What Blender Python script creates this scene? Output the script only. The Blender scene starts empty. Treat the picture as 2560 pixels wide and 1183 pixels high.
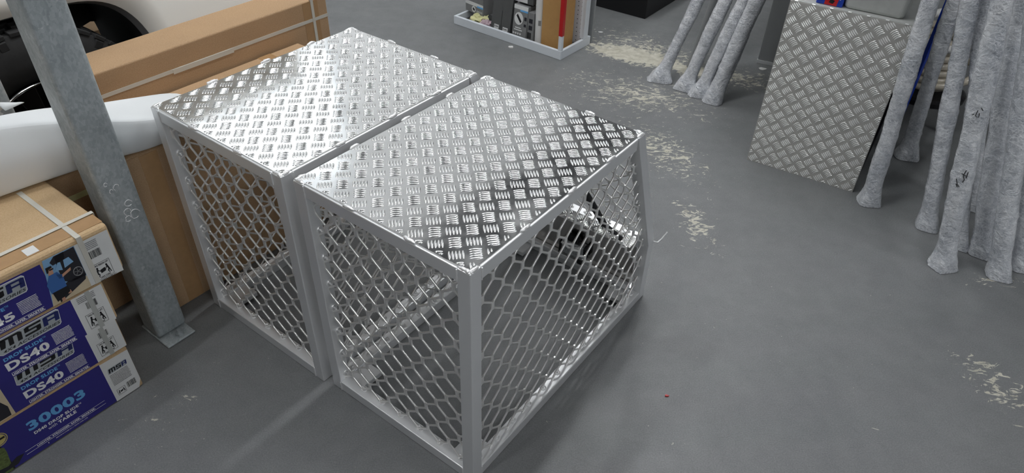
import bpy, bmesh, math, random
from mathutils import Vector, Matrix, noise
random.seed(7)
S = bpy.context.scene
C = S.collection
YAW = 0.9454                      # direction of the shop's rows (long axis of cages and cartons)
A_ = Vector((math.cos(YAW), math.sin(YAW), 0)); B_ = Vector((-math.sin(YAW), math.cos(YAW), 0))
def AB(a, b, z=0): return A_*a + B_*b + Vector((0, 0, z))

# ---------------------------------------------------------------- camera
cd = bpy.data.cameras.new('camera'); cam = bpy.data.objects.new('camera', cd); C.objects.link(cam)
R = Vector((0.99944, 0.0208, 0.0263)); F = Vector((0, 0.78412, -0.62061))
R = (R - F*R.dot(F)).normalized(); U = R.cross(F).normalized()
cam.matrix_world = Matrix(((R.x, U.x, -F.x, 0), (R.y, U.y, -F.y, 0), (R.z, U.z, -F.z, 1.65), (0, 0, 0, 1)))
cd.sensor_width = 36; cd.lens = 24.60; cd.clip_start = 0.02
S.camera = cam
# ---------------------------------------------------------------- world, exposure
w = bpy.data.worlds.new('world'); S.world = w; w.use_nodes = True
w.node_tree.nodes['Background'].inputs[0].default_value = (.75, .85, 1, 1)
w.node_tree.nodes['Background'].inputs[1].default_value = 0.3
S.view_settings.view_transform = 'Standard'; S.view_settings.look = 'None'
S.view_settings.exposure = 0.0; S.view_settings.gamma = 1.0; S.view_settings.use_curve_mapping = False
LAMP = 54.0                      # fluorescent diffuser strength
# batten rows run along the row direction: (a0, b, z)
BATTENS = [(-1.6, 1.22, 4.2), (2.1, 1.22, 4.2), (4.2, 1.22, 4.2), (3.5, 2.15, 4.2), (5.6, 2.15, 4.2), (0.6, 2.15, 4.2),
           (-2.2, -3.2, 3.7), (0.2, -3.2, 3.7), (2.6, -3.2, 3.7)]
# ---------------------------------------------------------------- materials
def srgb(r, g, b):
    f = lambda c: c/12.92 if c <= .04045 else ((c+.055)/1.055)**2.4
    return (f(r/255), f(g/255), f(b/255), 1)
class NT:
    def __init__(s, name):
        s.m = bpy.data.materials.new(name); s.m.use_nodes = True; s.t = s.m.node_tree
        s.b = s.t.nodes['Principled BSDF']; s.i = s.b.inputs
    def n(s, typ, **k):
        x = s.t.nodes.new(typ)
        for a, v in k.items(): setattr(x, a, v)
        return x
    def l(s, a, b): s.t.links.new(a, b)
    def co(s, scale=(1, 1, 1), rot=(0, 0, 0), loc=(0, 0, 0), out='Object'):
        tc = s.n('ShaderNodeTexCoord'); mp = s.n('ShaderNodeMapping')
        mp.inputs['Scale'].default_value = scale; mp.inputs['Rotation'].default_value = rot; mp.inputs['Location'].default_value = loc
        s.l(tc.outputs[out], mp.inputs[0]); return mp.outputs[0]
    def noise(s, scale, detail=4, rough=.6, co=None, dist=0):
        x = s.n('ShaderNodeTexNoise'); x.inputs['Scale'].default_value = scale; x.inputs['Detail'].default_value = detail
        x.inputs['Roughness'].default_value = rough; x.inputs['Distortion'].default_value = dist
        s.l(co or s.co(), x.inputs['Vector']); return x.outputs[0]
    def ramp(s, src, stops, mode='LINEAR'):
        x = s.n('ShaderNodeValToRGB'); x.color_ramp.interpolation = mode; e = x.color_ramp.elements
        while len(e) < len(stops): e.new(.5)
        for k, (p, c) in zip(e, stops): k.position = p; k.color = c if hasattr(c, '__len__') else (c, c, c, 1)
        s.l(src, x.inputs[0]); return x.outputs[0]
    def mix(s, f, a, b, blend='MIX'):
        x = s.n('ShaderNodeMix', data_type='RGBA', blend_type=blend)
        for sock, v in ((x.inputs[0], f), (x.inputs[6], a), (x.inputs[7], b)):
            if hasattr(v, 'default_value') or hasattr(v, 'is_output'): s.l(v, sock)
            else: sock.default_value = v
        return x.outputs[2]
    def math(s, op, a, b=None, clamp=False):
        x = s.n('ShaderNodeMath', operation=op, use_clamp=clamp)
        for sock, v in zip(x.inputs, (a, b)):
            if v is None: continue
            if hasattr(v, 'is_output'): s.l(v, sock)
            else: sock.default_value = v
        return x.outputs[0]
    def bump(s, h, strength=.3, dist=.002):
        x = s.n('ShaderNodeBump'); x.inputs['Strength'].default_value = strength; x.inputs['Distance'].default_value = dist
        s.l(h, x.inputs['Height']); s.l(x.outputs[0], s.i['Normal'])
def plain(name, col, rough=.5, metal=0, spec=.5, noisy=0, nscale=40, bump=0, bscale=200):
    n = NT(name); n.i['Roughness'].default_value = rough; n.i['Metallic'].default_value = metal
    n.i['Specular IOR Level'].default_value = spec
    n.i['Base Color'].default_value = col
    if noisy:
        c2 = tuple(min(1, c*(1+noisy)) for c in col[:3])+(1,); c1 = tuple(c*(1-noisy) for c in col[:3])+(1,)
        n.l(n.ramp(n.noise(nscale), [(.3, c1), (.7, c2)]), n.i['Base Color'])
    if bump: n.bump(n.noise(bscale, 3), bump, .001)
    return n.m
M = {}
def metal(name, col, rough, rv=.1, sc=(6, 6, 120), bump=.03):
    n = NT(name); n.i['Metallic'].default_value = 1; n.i['Base Color'].default_value = col
    z = n.noise(8, 4, .6, n.co(sc)); n.l(n.ramp(z, [(.25, max(.03, rough-rv)), (.75, rough+rv)]), n.i['Roughness'])
    if bump: n.bump(n.noise(3, 4, .6, n.co(sc)), bump, .001)
    return n.m
M['alu'] = metal('brushed_aluminium', (.90, .91, .92, 1), .42, .08); M['alu'].node_tree.nodes['Principled BSDF'].inputs['Metallic'].default_value = .68
M['wire'] = plain('mesh_aluminium', (.97, .96, .94, 1), .29, .82)
M['weld'] = metal('weld_metal', (.92, .92, .92, 1), .35, .1, (40, 40, 40), .2); M['weld'].node_tree.nodes['Principled BSDF'].inputs['Metallic'].default_value = .6
def tread_mat(name, col, rough, bump):
    n = NT(name); n.i['Metallic'].default_value = 1
    n.l(n.ramp(n.noise(5, 4, .6), [(.3, tuple(c*.9 for c in col)+(1,)), (.7, col+(1,))]), n.i['Base Color'])
    n.l(n.ramp(n.noise(12, 5, .7), [(.3, rough-.04), (.7, rough+.06)]), n.i['Roughness'])
    n.bump(n.noise(9, 3, .5), bump, .01); return n.m
M['tread'] = tread_mat('tread_plate_aluminium', (.88, .88, .87), .13, .06)
M['tread_bar'] = tread_mat('tread_plate_bars', (.90, .90, .89), .22, .02)
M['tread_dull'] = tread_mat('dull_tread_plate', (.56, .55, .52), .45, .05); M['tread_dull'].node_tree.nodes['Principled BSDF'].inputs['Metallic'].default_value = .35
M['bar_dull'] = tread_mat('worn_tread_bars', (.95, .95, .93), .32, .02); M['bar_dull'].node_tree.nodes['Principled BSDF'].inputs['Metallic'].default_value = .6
M['plate'] = metal('smooth_aluminium_plate', (.62, .60, .58, 1), .16, .06, (3, 3, 3), .05)
def galv():
    n = NT('galvanised_steel'); n.i['Metallic'].default_value = .25
    v = n.n('ShaderNodeTexVoronoi'); v.inputs['Scale'].default_value = 170; n.l(n.co((1, 1, .6)), v.inputs['Vector'])
    a = n.ramp(n.noise(7, 6, .7), [(.3, srgb(142, 151, 154)), (.7, srgb(190, 198, 201))])
    b = n.mix(.22, a, n.ramp(v.outputs['Color'], [(.2, srgb(135, 142, 145)), (.8, srgb(210, 216, 218))]))
    sp = n.ramp(n.noise(45, 5, .75), [(.60, 0.), (.66, 1.)]); n.l(n.mix(n.math('MULTIPLY', sp, .5), b, srgb(222, 226, 224)), n.i['Base Color'])
    n.l(n.ramp(n.noise(20, 4), [(.3, .42), (.7, .62)]), n.i['Roughness']); n.bump(n.noise(60, 5), .12, .002); return n.m
M['galv'] = galv()
def card(name, r, g, b):
    n = NT(name); n.i['Roughness'].default_value = .75; n.i['Specular IOR Level'].default_value = .25
    c = srgb(r, g, b); d = tuple(x*.86 for x in c[:3])+(1,)
    x = n.ramp(n.noise(4, 5, .6, n.co((1, 1, 3))), [(.3, d), (.7, c)])
    n.l(n.mix(.12, x, n.ramp(n.noise(300, 2), [(.3, (0, 0, 0, 1)), (.7, (.8, .7, .6, 1))])), n.i['Base Color'])
    n.bump(n.noise(3, 4, .5), .15, .01); return n.m
M['card'] = card('brown_cardboard', 186, 152, 114)
M['card_pale'] = card('pale_cardboard', 203, 172, 130)
M['tape'] = plain('brown_packing_tape', srgb(172, 137, 98), .25, noisy=.06)
M['card_edge'] = plain('torn_cardboard', srgb(170, 135, 100), .8)
M['white_paper'] = plain('white_label_paper', srgb(222, 223, 222), .55, noisy=.03, nscale=20)
M['strap'] = plain('white_plastic_strap', srgb(205, 202, 192), .35)
M['clear_tape'] = plain('clear_tape_over_label', srgb(176, 178, 174), .3)
M['blue'] = plain('blue_print', srgb(43, 38, 122), .45, noisy=.06, nscale=6)
M['navy'] = plain('dark_blue_print', srgb(28, 38, 100), .45, noisy=.08, nscale=6)
M['lightblue'] = plain('light_blue_print', srgb(102, 170, 224), .5)
M['whiteprint'] = plain('white_print', srgb(232, 232, 234), .5)
M['blackprint'] = plain('black_print', srgb(18, 18, 22), .5)
M['greyprint'] = plain('grey_print', srgb(120, 120, 122), .5)
M['silver'] = plain('silver_badge_print', srgb(176, 182, 186), .4, noisy=.12, nscale=12)
M['skin'] = plain('skin_print', srgb(196, 148, 122), .5); M['shirt'] = plain('blue_shirt_print', srgb(58, 104, 168), .5)
M['sky'] = plain('sky_print', srgb(132, 176, 214), .5); M['sand'] = plain('sand_print', srgb(206, 190, 160), .5, noisy=.06)
M['dark'] = plain('dark_print', srgb(34, 34, 42), .5); M['green'] = plain('foliage_print', srgb(92, 106, 58), .6, noisy=.5, nscale=150)
M['gold'] = plain('gold_badge_print', srgb(196, 180, 112), .5)
M['foam'] = plain('white_packing_foam', srgb(232, 235, 236), .6, bump=.15, bscale=60)
M['foam_grey'] = plain('foam_sheet_top', srgb(214, 214, 212), .6, noisy=.04, nscale=8)
M['van_white'] = plain('white_vehicle_paint', srgb(243, 241, 234), .28); M['van_white'].node_tree.nodes['Principled BSDF'].inputs['Coat Weight'].default_value = .6
M['black_plastic'] = plain('black_plastic', (.012, .012, .014, 1), .6)
M['rubber'] = plain('tyre_rubber', (.018, .018, .018, 1), .75, noisy=.3, nscale=30, bump=.2)
M['rim'] = plain('gloss_black_rim', (.02, .02, .022, 1), .2, .2); M['chrome'] = plain('chrome', (.7, .7, .7, 1), .15, 1)
M['white_metal'] = plain('white_powder_coat', srgb(222, 228, 234), .4, noisy=.02, nscale=10)
M['pegboard'] = plain('white_pegboard', srgb(226, 226, 230), .5)
M['hole'] = plain('peg_hole_dark', (.02, .02, .02, 1), .9)
M['grey_carton'] = plain('grey_carton_board', srgb(126, 127, 127), .6, noisy=.05); M['dark_carton'] = plain('dark_grey_carton_board', srgb(84, 85, 85), .6, noisy=.05)
M['red'] = plain('red_paint', srgb(190, 26, 30), .35)
M['kraft'] = plain('kraft_carton', srgb(190, 147, 90), .7, noisy=.04)
M['tube_white'] = plain('white_card_tube', srgb(224, 224, 222), .5)
M['yellow'] = plain('pale_yellow_wrap', srgb(216, 214, 160), .4); M['pink'] = plain('pale_pink_wrap', srgb(186, 164, 172), .4)
M['plinth'] = plain('black_laminate', (.008, .008, .009, 1), .45)
M['grey_sheet'] = plain('grey_steel_sheet', srgb(150, 153, 154), .4, 0, noisy=.08, nscale=4)
M['tub'] = plain('grey_plastic_tub', srgb(182, 184, 181), .35, noisy=.08, nscale=25, bump=.05)
M['tub_dark'] = plain('shaded_grey_plastic', srgb(110, 110, 106), .5)
M['hose'] = plain('clear_braided_hose', srgb(196, 188, 172), .25, noisy=.1, nscale=80); M['hose'].node_tree.nodes['Principled BSDF'].inputs['Coat Weight'].default_value = .5
M['hose_line'] = plain('brown_hose_braid', srgb(122, 88, 74), .5)
M['blue_plastic'] = plain('blue_plastic', srgb(20, 60, 170), .35)
M['blacksteel_shade'] = plain('black_steel_and_shade', (.02, .02, .022, 1), .35, .6)  # also blackens the end-standing cage's frame and mesh in place of shade
M['zinc'] = metal('zinc_plated_lock', (.62, .64, .66, 1), .3, .1, (30, 30, 30), .05)
M['wall'] = plain('painted_wall', srgb(222, 224, 222), .7, noisy=.03, nscale=2); M['wall_grey'] = plain('grey_wall', srgb(140, 142, 144), .7, noisy=.05, nscale=2)
M['ceil'] = plain('dark_roof_sheet', srgb(74, 76, 80), .7)
M['housing'] = plain('white_lamp_housing', srgb(235, 235, 235), .4)
def emis(name, col, st):
    n = NT(name); n.i['Emission Color'].default_value = col; n.i['Emission Strength'].default_value = st; n.i['Base Color'].default_value = (.8, .8, .8, 1); return n.m
M['lamp'] = emis('fluorescent_diffuser', (.97, .985, 1, 1), LAMP)
M['wall_glow'] = emis('added_wall_glow', (.93, .97, 1, 1), .34)  # glow of the wall strips added to brighten reflections in the metal
M['added_glow'] = emis('added_glare_panel', (.88, .95, 1, 1), 1.6)  # glow of the panel added for the glare on the far lid
def wrap_mat():
    n = NT('bubble_wrap_film')
    base = n.ramp(n.noise(8, 5, .65, n.co((1, 1, .8)), .8), [(.34, srgb(176, 181, 189)), (.5, srgb(214, 217, 221)), (.66, srgb(242, 243, 245))])
    st = n.ramp(n.noise(38, 5, .75, n.co((1, 1, 1.3), (.7, .8, .3)), .8), [(.36, srgb(126, 132, 144)), (.5, srgb(184, 188, 194)), (.64, srgb(234, 236, 239))])
    c = n.mix(.38, base, st)
    v = n.n('ShaderNodeTexVoronoi', feature='DISTANCE_TO_EDGE'); v.inputs['Scale'].default_value = 85; n.l(n.co((1, 1, 1)), v.inputs['Vector'])
    cell = n.ramp(v.outputs[0], [(.0, 0.), (.25, 1.)])
    c = n.mix(n.math('MULTIPLY', n.math('MULTIPLY', cell, n.ramp(n.noise(6, 3), [(.45, 0.), (.6, 1.)])), .45), c, srgb(112, 118, 132))
    for sc, ro, k in ((17, (.6, .8, 0), 1.0), (23, (-.7, .4, .5), 1.6), (31, (.2, -.8, .9), .9)):
        fil = n.ramp(n.noise(sc, 4, .6, n.co((1, 1, 1.2), ro), k), [(.490, 0.), (.5, 1.), (.510, 0.)])
        c = n.mix(n.math('MULTIPLY', fil, .6), c, srgb(250, 250, 252))
    n.l(c, n.i['Base Color']); n.i['Roughness'].default_value = .35; n.i['Coat Weight'].default_value = 1.0; n.i['Coat Roughness'].default_value = .07
    h = n.math('ADD', n.noise(24, 4, .6, n.co((1, 1, 1.4), (.7, .8, .3)), .8), n.math('MULTIPLY', cell, -.06))
    n.bump(h, .7, .012); return n.m
M['wrap'] = wrap_mat()
def floor_mat():
    n = NT('painted_concrete_floor')
    g = n.ramp(n.noise(1.3, 6, .6), [(.3, srgb(104, 107, 109)), (.7, srgb(119, 121, 122))])
    g = n.mix(.35, g, n.ramp(n.noise(14, 6, .7), [(.3, srgb(94, 95, 96)), (.75, srgb(128, 129, 129))]))
    g = n.mix(.12, g, n.ramp(n.noise(260, 2), [(.3, (0, 0, 0, 1)), (.7, (.5, .5, .5, 1))]))
    def ell(x, y, rx, ry, rot, soft=1.0):
        tc = n.n('ShaderNodeTexCoord'); mp = n.n('ShaderNodeMapping', vector_type='TEXTURE')
        mp.inputs['Location'].default_value = (x, y, 0); mp.inputs['Rotation'].default_value = (0, 0, rot); mp.inputs['Scale'].default_value = (rx, ry, 1)
        n.l(tc.outputs['Object'], mp.inputs[0]); gr = n.n('ShaderNodeTexGradient', gradient_type='SPHERICAL'); n.l(mp.outputs[0], gr.inputs[0]); return n.math('MULTIPLY', gr.outputs[1], soft)
    def add(xs):
        o = xs[0]
        for x in xs[1:]: o = n.math('MAXIMUM', o, x)
        return o
    m1 = add([ell(.62, 3.30, .75, .42, -.45), ell(.68, 2.75, .55, .28, -1.2), ell(.72, 2.2, .32, .16, -1.45), ell(1.15, 3.55, .7, .3, -.3),
              ell(1.5, 1.42, .32, .14, -1.2), ell(1.75, 1.93, .22, .08, .1), ell(.75, 3.9, .8, .35, -.6), ell(-.98, 1.2, .30, .16, 1.0, .6)])
    warp = n.co((22, 44, 1), (0, 0, .9))
    a = n.noise(1.0, 7, .70, warp, 1.1)
    th = n.math('ADD', a, n.math('MULTIPLY', m1, .24))
    chips = n.ramp(th, [(.725, 0.), (.735, 1.)])
    b = n.noise(30, 5, .7, None, .8); sp = n.ramp(n.math('ADD', b, n.math('MULTIPLY', m1, .10)), [(.735, 0.), (.742, 1.)])
    m2 = add([ell(.66, 3.79, .50, .20, -.45), ell(.95, 3.62, .22, .12, -.4)])
    worn = n.ramp(n.math('ADD', n.noise(24, 8, .75, n.co((1, 1.6, 1), (0, 0, .4)), .8), n.math('MULTIPLY', m2, .62)), [(.78, 0.), (.80, 1.)])
    cc = n.ramp(n.noise(25, 5), [(.3, srgb(168, 164, 148)), (.7, srgb(206, 203, 190))])
    sp2 = n.ramp(n.noise(85, 3, .6, None, .4), [(.735, 0.), (.745, 1.)])
    f = n.math('MAXIMUM', n.math('MAXIMUM', n.math('MAXIMUM', chips, sp), worn), n.math('MULTIPLY', sp2, .8))
    c = n.mix(f, g, cc)
    scr = n.ramp(n.noise(3, 3, .5, n.co((1.2, 1.2, 1), (0, 0, .3)), 1.2), [(.497, 0.), (.5, 1.), (.503, 0.)])
    c = n.mix(n.math('MULTIPLY', scr, .12), c, srgb(66, 68, 70))
    st = n.ramp(n.noise(8, 4, .6), [(.76, 0.), (.8, 1.)]); c = n.mix(n.math('MULTIPLY', st, .5), c, srgb(58, 58, 58))
    n.l(c, n.i['Base Color']); n.l(n.ramp(n.noise(6, 5), [(.3, .38), (.7, .55)]), n.i['Roughness'])
    n.i['Specular IOR Level'].default_value = .4
    n.bump(n.math('ADD', n.noise(180, 4), n.math('MULTIPLY', f, 1.5)), .12, .002); return n.m
M['floor'] = floor_mat()

# ---------------------------------------------------------------- mesh helpers
class MB:
    def __init__(s): s.v = []; s.f = []
    def add(s, vs, fs):
        o = len(s.v); s.v += [tuple(v) for v in vs]; s.f += [tuple(i+o for i in f) for f in fs]; return s
    def box(s, x0, x1, y0, y1, z0, z1, T=None):
        vs = [(x, y, z) for z in (z0, z1) for y in (y0, y1) for x in (x0, x1)]
        if T: vs = [T @ Vector(v) for v in vs]
        return s.add(vs, [(0, 2, 3, 1), (4, 5, 7, 6), (0, 1, 5, 4), (2, 6, 7, 3), (0, 4, 6, 2), (1, 3, 7, 5)])
    def tube(s, pts, r, n=8, caps=True, closed=False, ref=None, sec=None):
        pts = [Vector(p) for p in pts]; m = len(pts); rr = r if hasattr(r, '__len__') else [r]*m
        vs = []; fs = []; sec = sec or [(math.cos(2*math.pi*k/n), math.sin(2*math.pi*k/n)) for k in range(n)]; n = len(sec)
        for i, p in enumerate(pts):
            a = pts[(i-1) % m] if (closed or i) else p; b = pts[(i+1) % m] if (closed or i < m-1) else p
            t = (b-a).normalized() if (b-a).length else Vector((0, 0, 1))
            if ref is None: ref = t.orthogonal().normalized()
            ref = (ref - t*ref.dot(t)); ref = ref.normalized() if ref.length > 1e-6 else t.orthogonal().normalized()
            q = t.cross(ref)
            vs += [p + (ref*u + q*v)*rr[i] for u, v in sec]
        for i in range(m if closed else m-1):
            j = (i+1) % m
            fs += [(i*n+k, i*n+(k+1) % n, j*n+(k+1) % n, j*n+k) for k in range(n)]
        if caps and not closed: fs += [tuple(range(n))[::-1], tuple((m-1)*n+k for k in range(n))]
        return s.add(vs, fs)
    def prism(s, poly, d, T=None):   # poly: 3D points, extruded by vector d
        d = Vector(d); p = [Vector(q) for q in poly]; n = len(p); vs = p+[q+d for q in p]
        if T: vs = [T @ v for v in vs]
        return s.add(vs, [tuple(range(n))[::-1], tuple(range(n, 2*n))]+[(i, (i+1) % n, n+(i+1) % n, n+i) for i in range(n)])
    def lathe(s, prof, n=32, T=None):   # prof (r, z)
        vs = [Vector((r*math.cos(2*math.pi*k/n), r*math.sin(2*math.pi*k/n), z)) for r, z in prof for k in range(n)]
        if T: vs = [T @ v for v in vs]
        return s.add(vs, [(i*n+k, i*n+(k+1) % n, (i+1)*n+(k+1) % n, (i+1)*n+k) for i in range(len(prof)-1) for k in range(n)])
    def build(s, name, mat, parent=None, bevel=0, smooth=False, seg=2, T=None):
        me = bpy.data.meshes.new(name); me.from_pydata([T @ Vector(v) for v in s.v] if T else s.v, [], s.f)
        bm = bmesh.new(); bm.from_mesh(me); bmesh.ops.recalc_face_normals(bm, faces=bm.faces)
        bm.to_mesh(me); bm.free()
        me.materials.append(mat)
        if smooth: me.shade_smooth(); me.set_sharp_from_angle(angle=math.radians(52))
        o = bpy.data.objects.new(name, me); C.objects.link(o)
        if parent: o.parent = parent
        if bevel:
            b = o.modifiers.new('bevel', 'BEVEL'); b.width = bevel; b.segments = seg; b.limit_method = 'ANGLE'; b.angle_limit = math.radians(40)
        return o
def thing(name, label, cat, loc, rotz=YAW, group=None):
    o = bpy.data.objects.new(name, None); C.objects.link(o); o.location = loc; o.rotation_euler = (0, 0, rotz)
    o.empty_display_size = .05
    o['label'] = label; o['category'] = cat
    if group: o['group'] = group
    return o
def tag(o, label, cat, group=None):
    o['label'] = label; o['category'] = cat
    if group: o['group'] = group
    return o
def struct(o): o['kind'] = 'structure'; return o

# ---------------------------------------------------------------- room
def wallbox(name, a0, a1, b0, b1, z0, z1, mat):
    mb = MB(); mb.box(a0, a1, b0, b1, z0, z1); o = mb.build(name, mat); o.rotation_euler = (0, 0, YAW); return struct(o)
mb = MB(); mb.box(-12, 14, -12, 14, -.2, 0); struct(mb.build('floor', M['floor']))
AX0, AX1, BX0, BX1, CH = -5.5, 9.5, -5.5, 5.6, 6.0
wallbox('wall_back', AX0, AX1, BX1, BX1+.15, 0, CH, M['wall'])
wallbox('wall_front', AX0, AX1, BX0-.15, BX0, 0, CH, M['wall_grey'])
wallbox('wall_left', AX0-.15, AX0, BX0-.15, BX1+.15, 0, CH, M['wall_grey'])
wallbox('wall_right', AX1, AX1+.15, BX0-.15, BX1+.15, 0, CH, M['wall_grey'])
wallbox('ceiling', AX0-.15, AX1+.15, BX0-.15, BX1+.15, CH, CH+.15, M['ceil'])
wn = MB()
for k in range(8): wn.box(-.6+k*1.25, .6+k*1.25, BX1-.008, BX1-.002, .9, 5.9)
o = struct(wn.build('added_glow_2', M['wall_glow'])); o.rotation_euler = (0, 0, YAW)  # unseen glowing strips, added so the lids reflect a brighter wall
wn = MB(); wn.box(2.6, 4.4, BX1-.03, BX1-.01, 2.7, 4.3); o = struct(wn.build('added_glow_1', M['added_glow'])); o.rotation_euler = (0, 0, YAW)  # unseen bright panel, added to whiten the far cage's lid
fr = MB()
for x in (2.56, 3.16, 3.76, 4.36): fr.box(x, x+.05, BX1-.06, BX1, 2.66, 4.34)
for z in (2.66, 4.3): fr.box(2.56, 4.41, BX1-.06, BX1, z, z+.05)
struct(fr.build('added_glow_frame', M['white_metal'], o, .004))  # bars around the added bright panel
for k, (a0, b, z) in enumerate(BATTENS):
    t = thing('ceiling_light', 'long fluorescent batten hung under the roof', 'light', AB(a0, b, z), group='fluorescent battens under the roof')
    h = MB(); h.box(-.62, .62, -.09, .09, .02, .07); h.build('lamp_housing', M['housing'], t, .006)
    h = MB(); h.box(-.60, .60, -.075, .075, -.03, .02); h.build('diffuser', M['lamp'], t, .01)
    for x in (-.4, .4):
        h = MB(); h.tube([(x, 0, .07), (x, 0, CH-z)], .004, 6); h.build('hanging_rod', M['alu'], t)

# ---------------------------------------------------------------- tread plate bars
def tread_bars(mb, poly_ok, W, D, orig, hs, T, seed=0, L=.0145, wd=.0029, ht=.0022, sp=.0072, arc=0.0):
    """five-bar pattern on the plane z=0 of T; cells alternate on a 45 degree lattice"""
    s2 = math.sqrt(.5); rng = random.Random(seed)
    N = int(max(W, D)/hs)+4
    for i in range(-N, N):
        for j in range(-N, N):
            cx = orig[0]+(i+j)*hs; cy = orig[1]+(j-i)*hs
            if not (-.03 < cx < W+.03 and -.03 < cy < D+.03): continue
            d = Vector((s2, s2)) if (i+j) % 2 == 0 else Vector((s2, -s2))
            q = Vector((-d.y, d.x))
            for k in range(-2, 3):
                c = Vector((cx, cy))+q*(k*sp)
                st = []
                for m in range(-4, 5):
                    t = m/4; p = c+d*(t*L)+q*(arc*(1-t*t))
                    if poly_ok(p.x, p.y): st.append((t, p))
                if len(st) < 4: continue
                vs = []; fs = []
                for ti, (t, p) in enumerate(st):
                    a = max(0, 1-t*t) if 0 < ti < len(st)-1 else 0; wv = wd*(a**.6)+.0002; h = ht*(a**.5)
                    for u, z in ((-1, 0), (-.6, .75), (0, 1), (.6, .75), (1, 0)):
                        vs.append(T @ Vector((p.x+q.x*u*wv, p.y+q.y*u*wv, h*z-.0001)))
                n = len(st)
                for m in range(n-1):
                    for u in range(4): fs.append((m*5+u, m*5+u+1, m*5+5+u+1, m*5+5+u))
                mb.add(vs, fs)
# ---------------------------------------------------------------- expanded mesh
CW, CHT = .0735, .088
STRAND = [(math.cos(k*math.pi/4+.39), math.sin(k*math.pi/4+.39)) for k in range(8)]
def clip_seg(p, q, poly):            # poly: CCW convex list of 2D
    t0, t1 = 0., 1.; d = q-p
    for i in range(len(poly)):
        a = poly[i]; b = poly[(i+1) % len(poly)]; e = b-a; nrm = Vector((-e.y, e.x))
        den = nrm.dot(d); num = nrm.dot(p-a)
        if abs(den) < 1e-12:
            if num < 0: return None
            continue
        t = -num/den
        if den > 0: t0 = max(t0, t)
        else: t1 = min(t1, t)
    return (p+d*t0, p+d*t1) if t1-t0 > 1e-4 else None
def mesh_panel(poly, T, ox=0, oz=0, r=.0030):
    """hexagonal expanded mesh in the x,y plane of T, clipped to the convex polygon; returns mesh builder and edge ends"""
    poly = [Vector(p) for p in poly]; mb = MB(); ends = []
    x0 = min(p.x for p in poly)-CW; x1 = max(p.x for p in poly)+CW; y0 = min(p.y for p in poly)-CHT; y1 = max(p.y for p in poly)+CHT
    n0 = int((x0-ox)/(CW/2))-1; n1 = int((x1-ox)/(CW/2))+1; off = .0026; kn = .0100
    for k in range(n0, n1+1):                     # web plates where two wires meet
        for m in range(int((y0-oz)/(CHT/2))-1, int((y1-oz)/(CHT/2))+1):
            if (m+k) % 2 == 0:
                c = Vector((ox+k*CW/2, oz+m*CHT/2)); q = [c+Vector(v) for v in ((-.006, -.012), (.006, -.012), (.006, .012), (-.006, .012))]
                if all(clip_seg(v, v+Vector((1e-3, 0)), poly) for v in q):
                    mb.add([T @ Vector((c.x+u*.0040, c.y+v, z)) for z in (-.0022, .0022) for u, v in ((-.8, -.0125), (.8, -.0125), (1.1, -.009), (1.1, .009), (.8, .0125), (-.8, .0125), (-1.1, .009), (-1.1, -.009))],
                           [tuple(range(8))[::-1], tuple(range(8, 16))]+[(i, (i+1) % 8, 8+(i+1) % 8, 8+i) for i in range(8)])
    for k in range(n0, n1):                       # wire k zigzags between column k and k+1
        m0 = int((y0-oz)/(CHT/2))-1; m1 = int((y1-oz)/(CHT/2))+1; pts = []
        for m in range(m0, m1):
            right = (m+k) % 2 != 0                # node at column k+1 or k
            x = ox+((k+1)*CW/2-off if right else k*CW/2+off); y = oz+m*CHT/2
            bow = .0022 if right else -.0022
            pts += [(Vector((x, y-kn)), 0), (Vector((x, y+kn)), 0)]
        run = []
        for i in range(len(pts)-1):
            c = clip_seg(pts[i][0], pts[i+1][0], poly)
            if c is None:
                if len(run) > 1: _flush(mb, run, T, r, ends)
                run = []; continue
            if not run: run = [c[0]]
            run.append(c[1])
            if (c[1]-pts[i+1][0]).length > 1e-6:
                _flush(mb, run, T, r, ends); run = []
        if len(run) > 1: _flush(mb, run, T, r, ends)
    return mb, ends
def _flush(mb, run, T, r, ends):
    pts = [run[0]]
    for a, b, c in zip(run, run[1:], run[2:]):    # soften each bend
        for t in (.12,): pts += [b+(a-b)*min(.12, .004/max(1e-6, (a-b).length)), b+(c-b)*min(.12, .004/max(1e-6, (c-b).length))]
    pts.append(run[-1])
    mb.tube([T @ Vector((p.x, p.y, 0)) for p in pts], r, ref=T.to_3x3() @ Vector((0, 0, 1)), sec=STRAND)
    ends.append((run[0], run[-1]))

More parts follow.
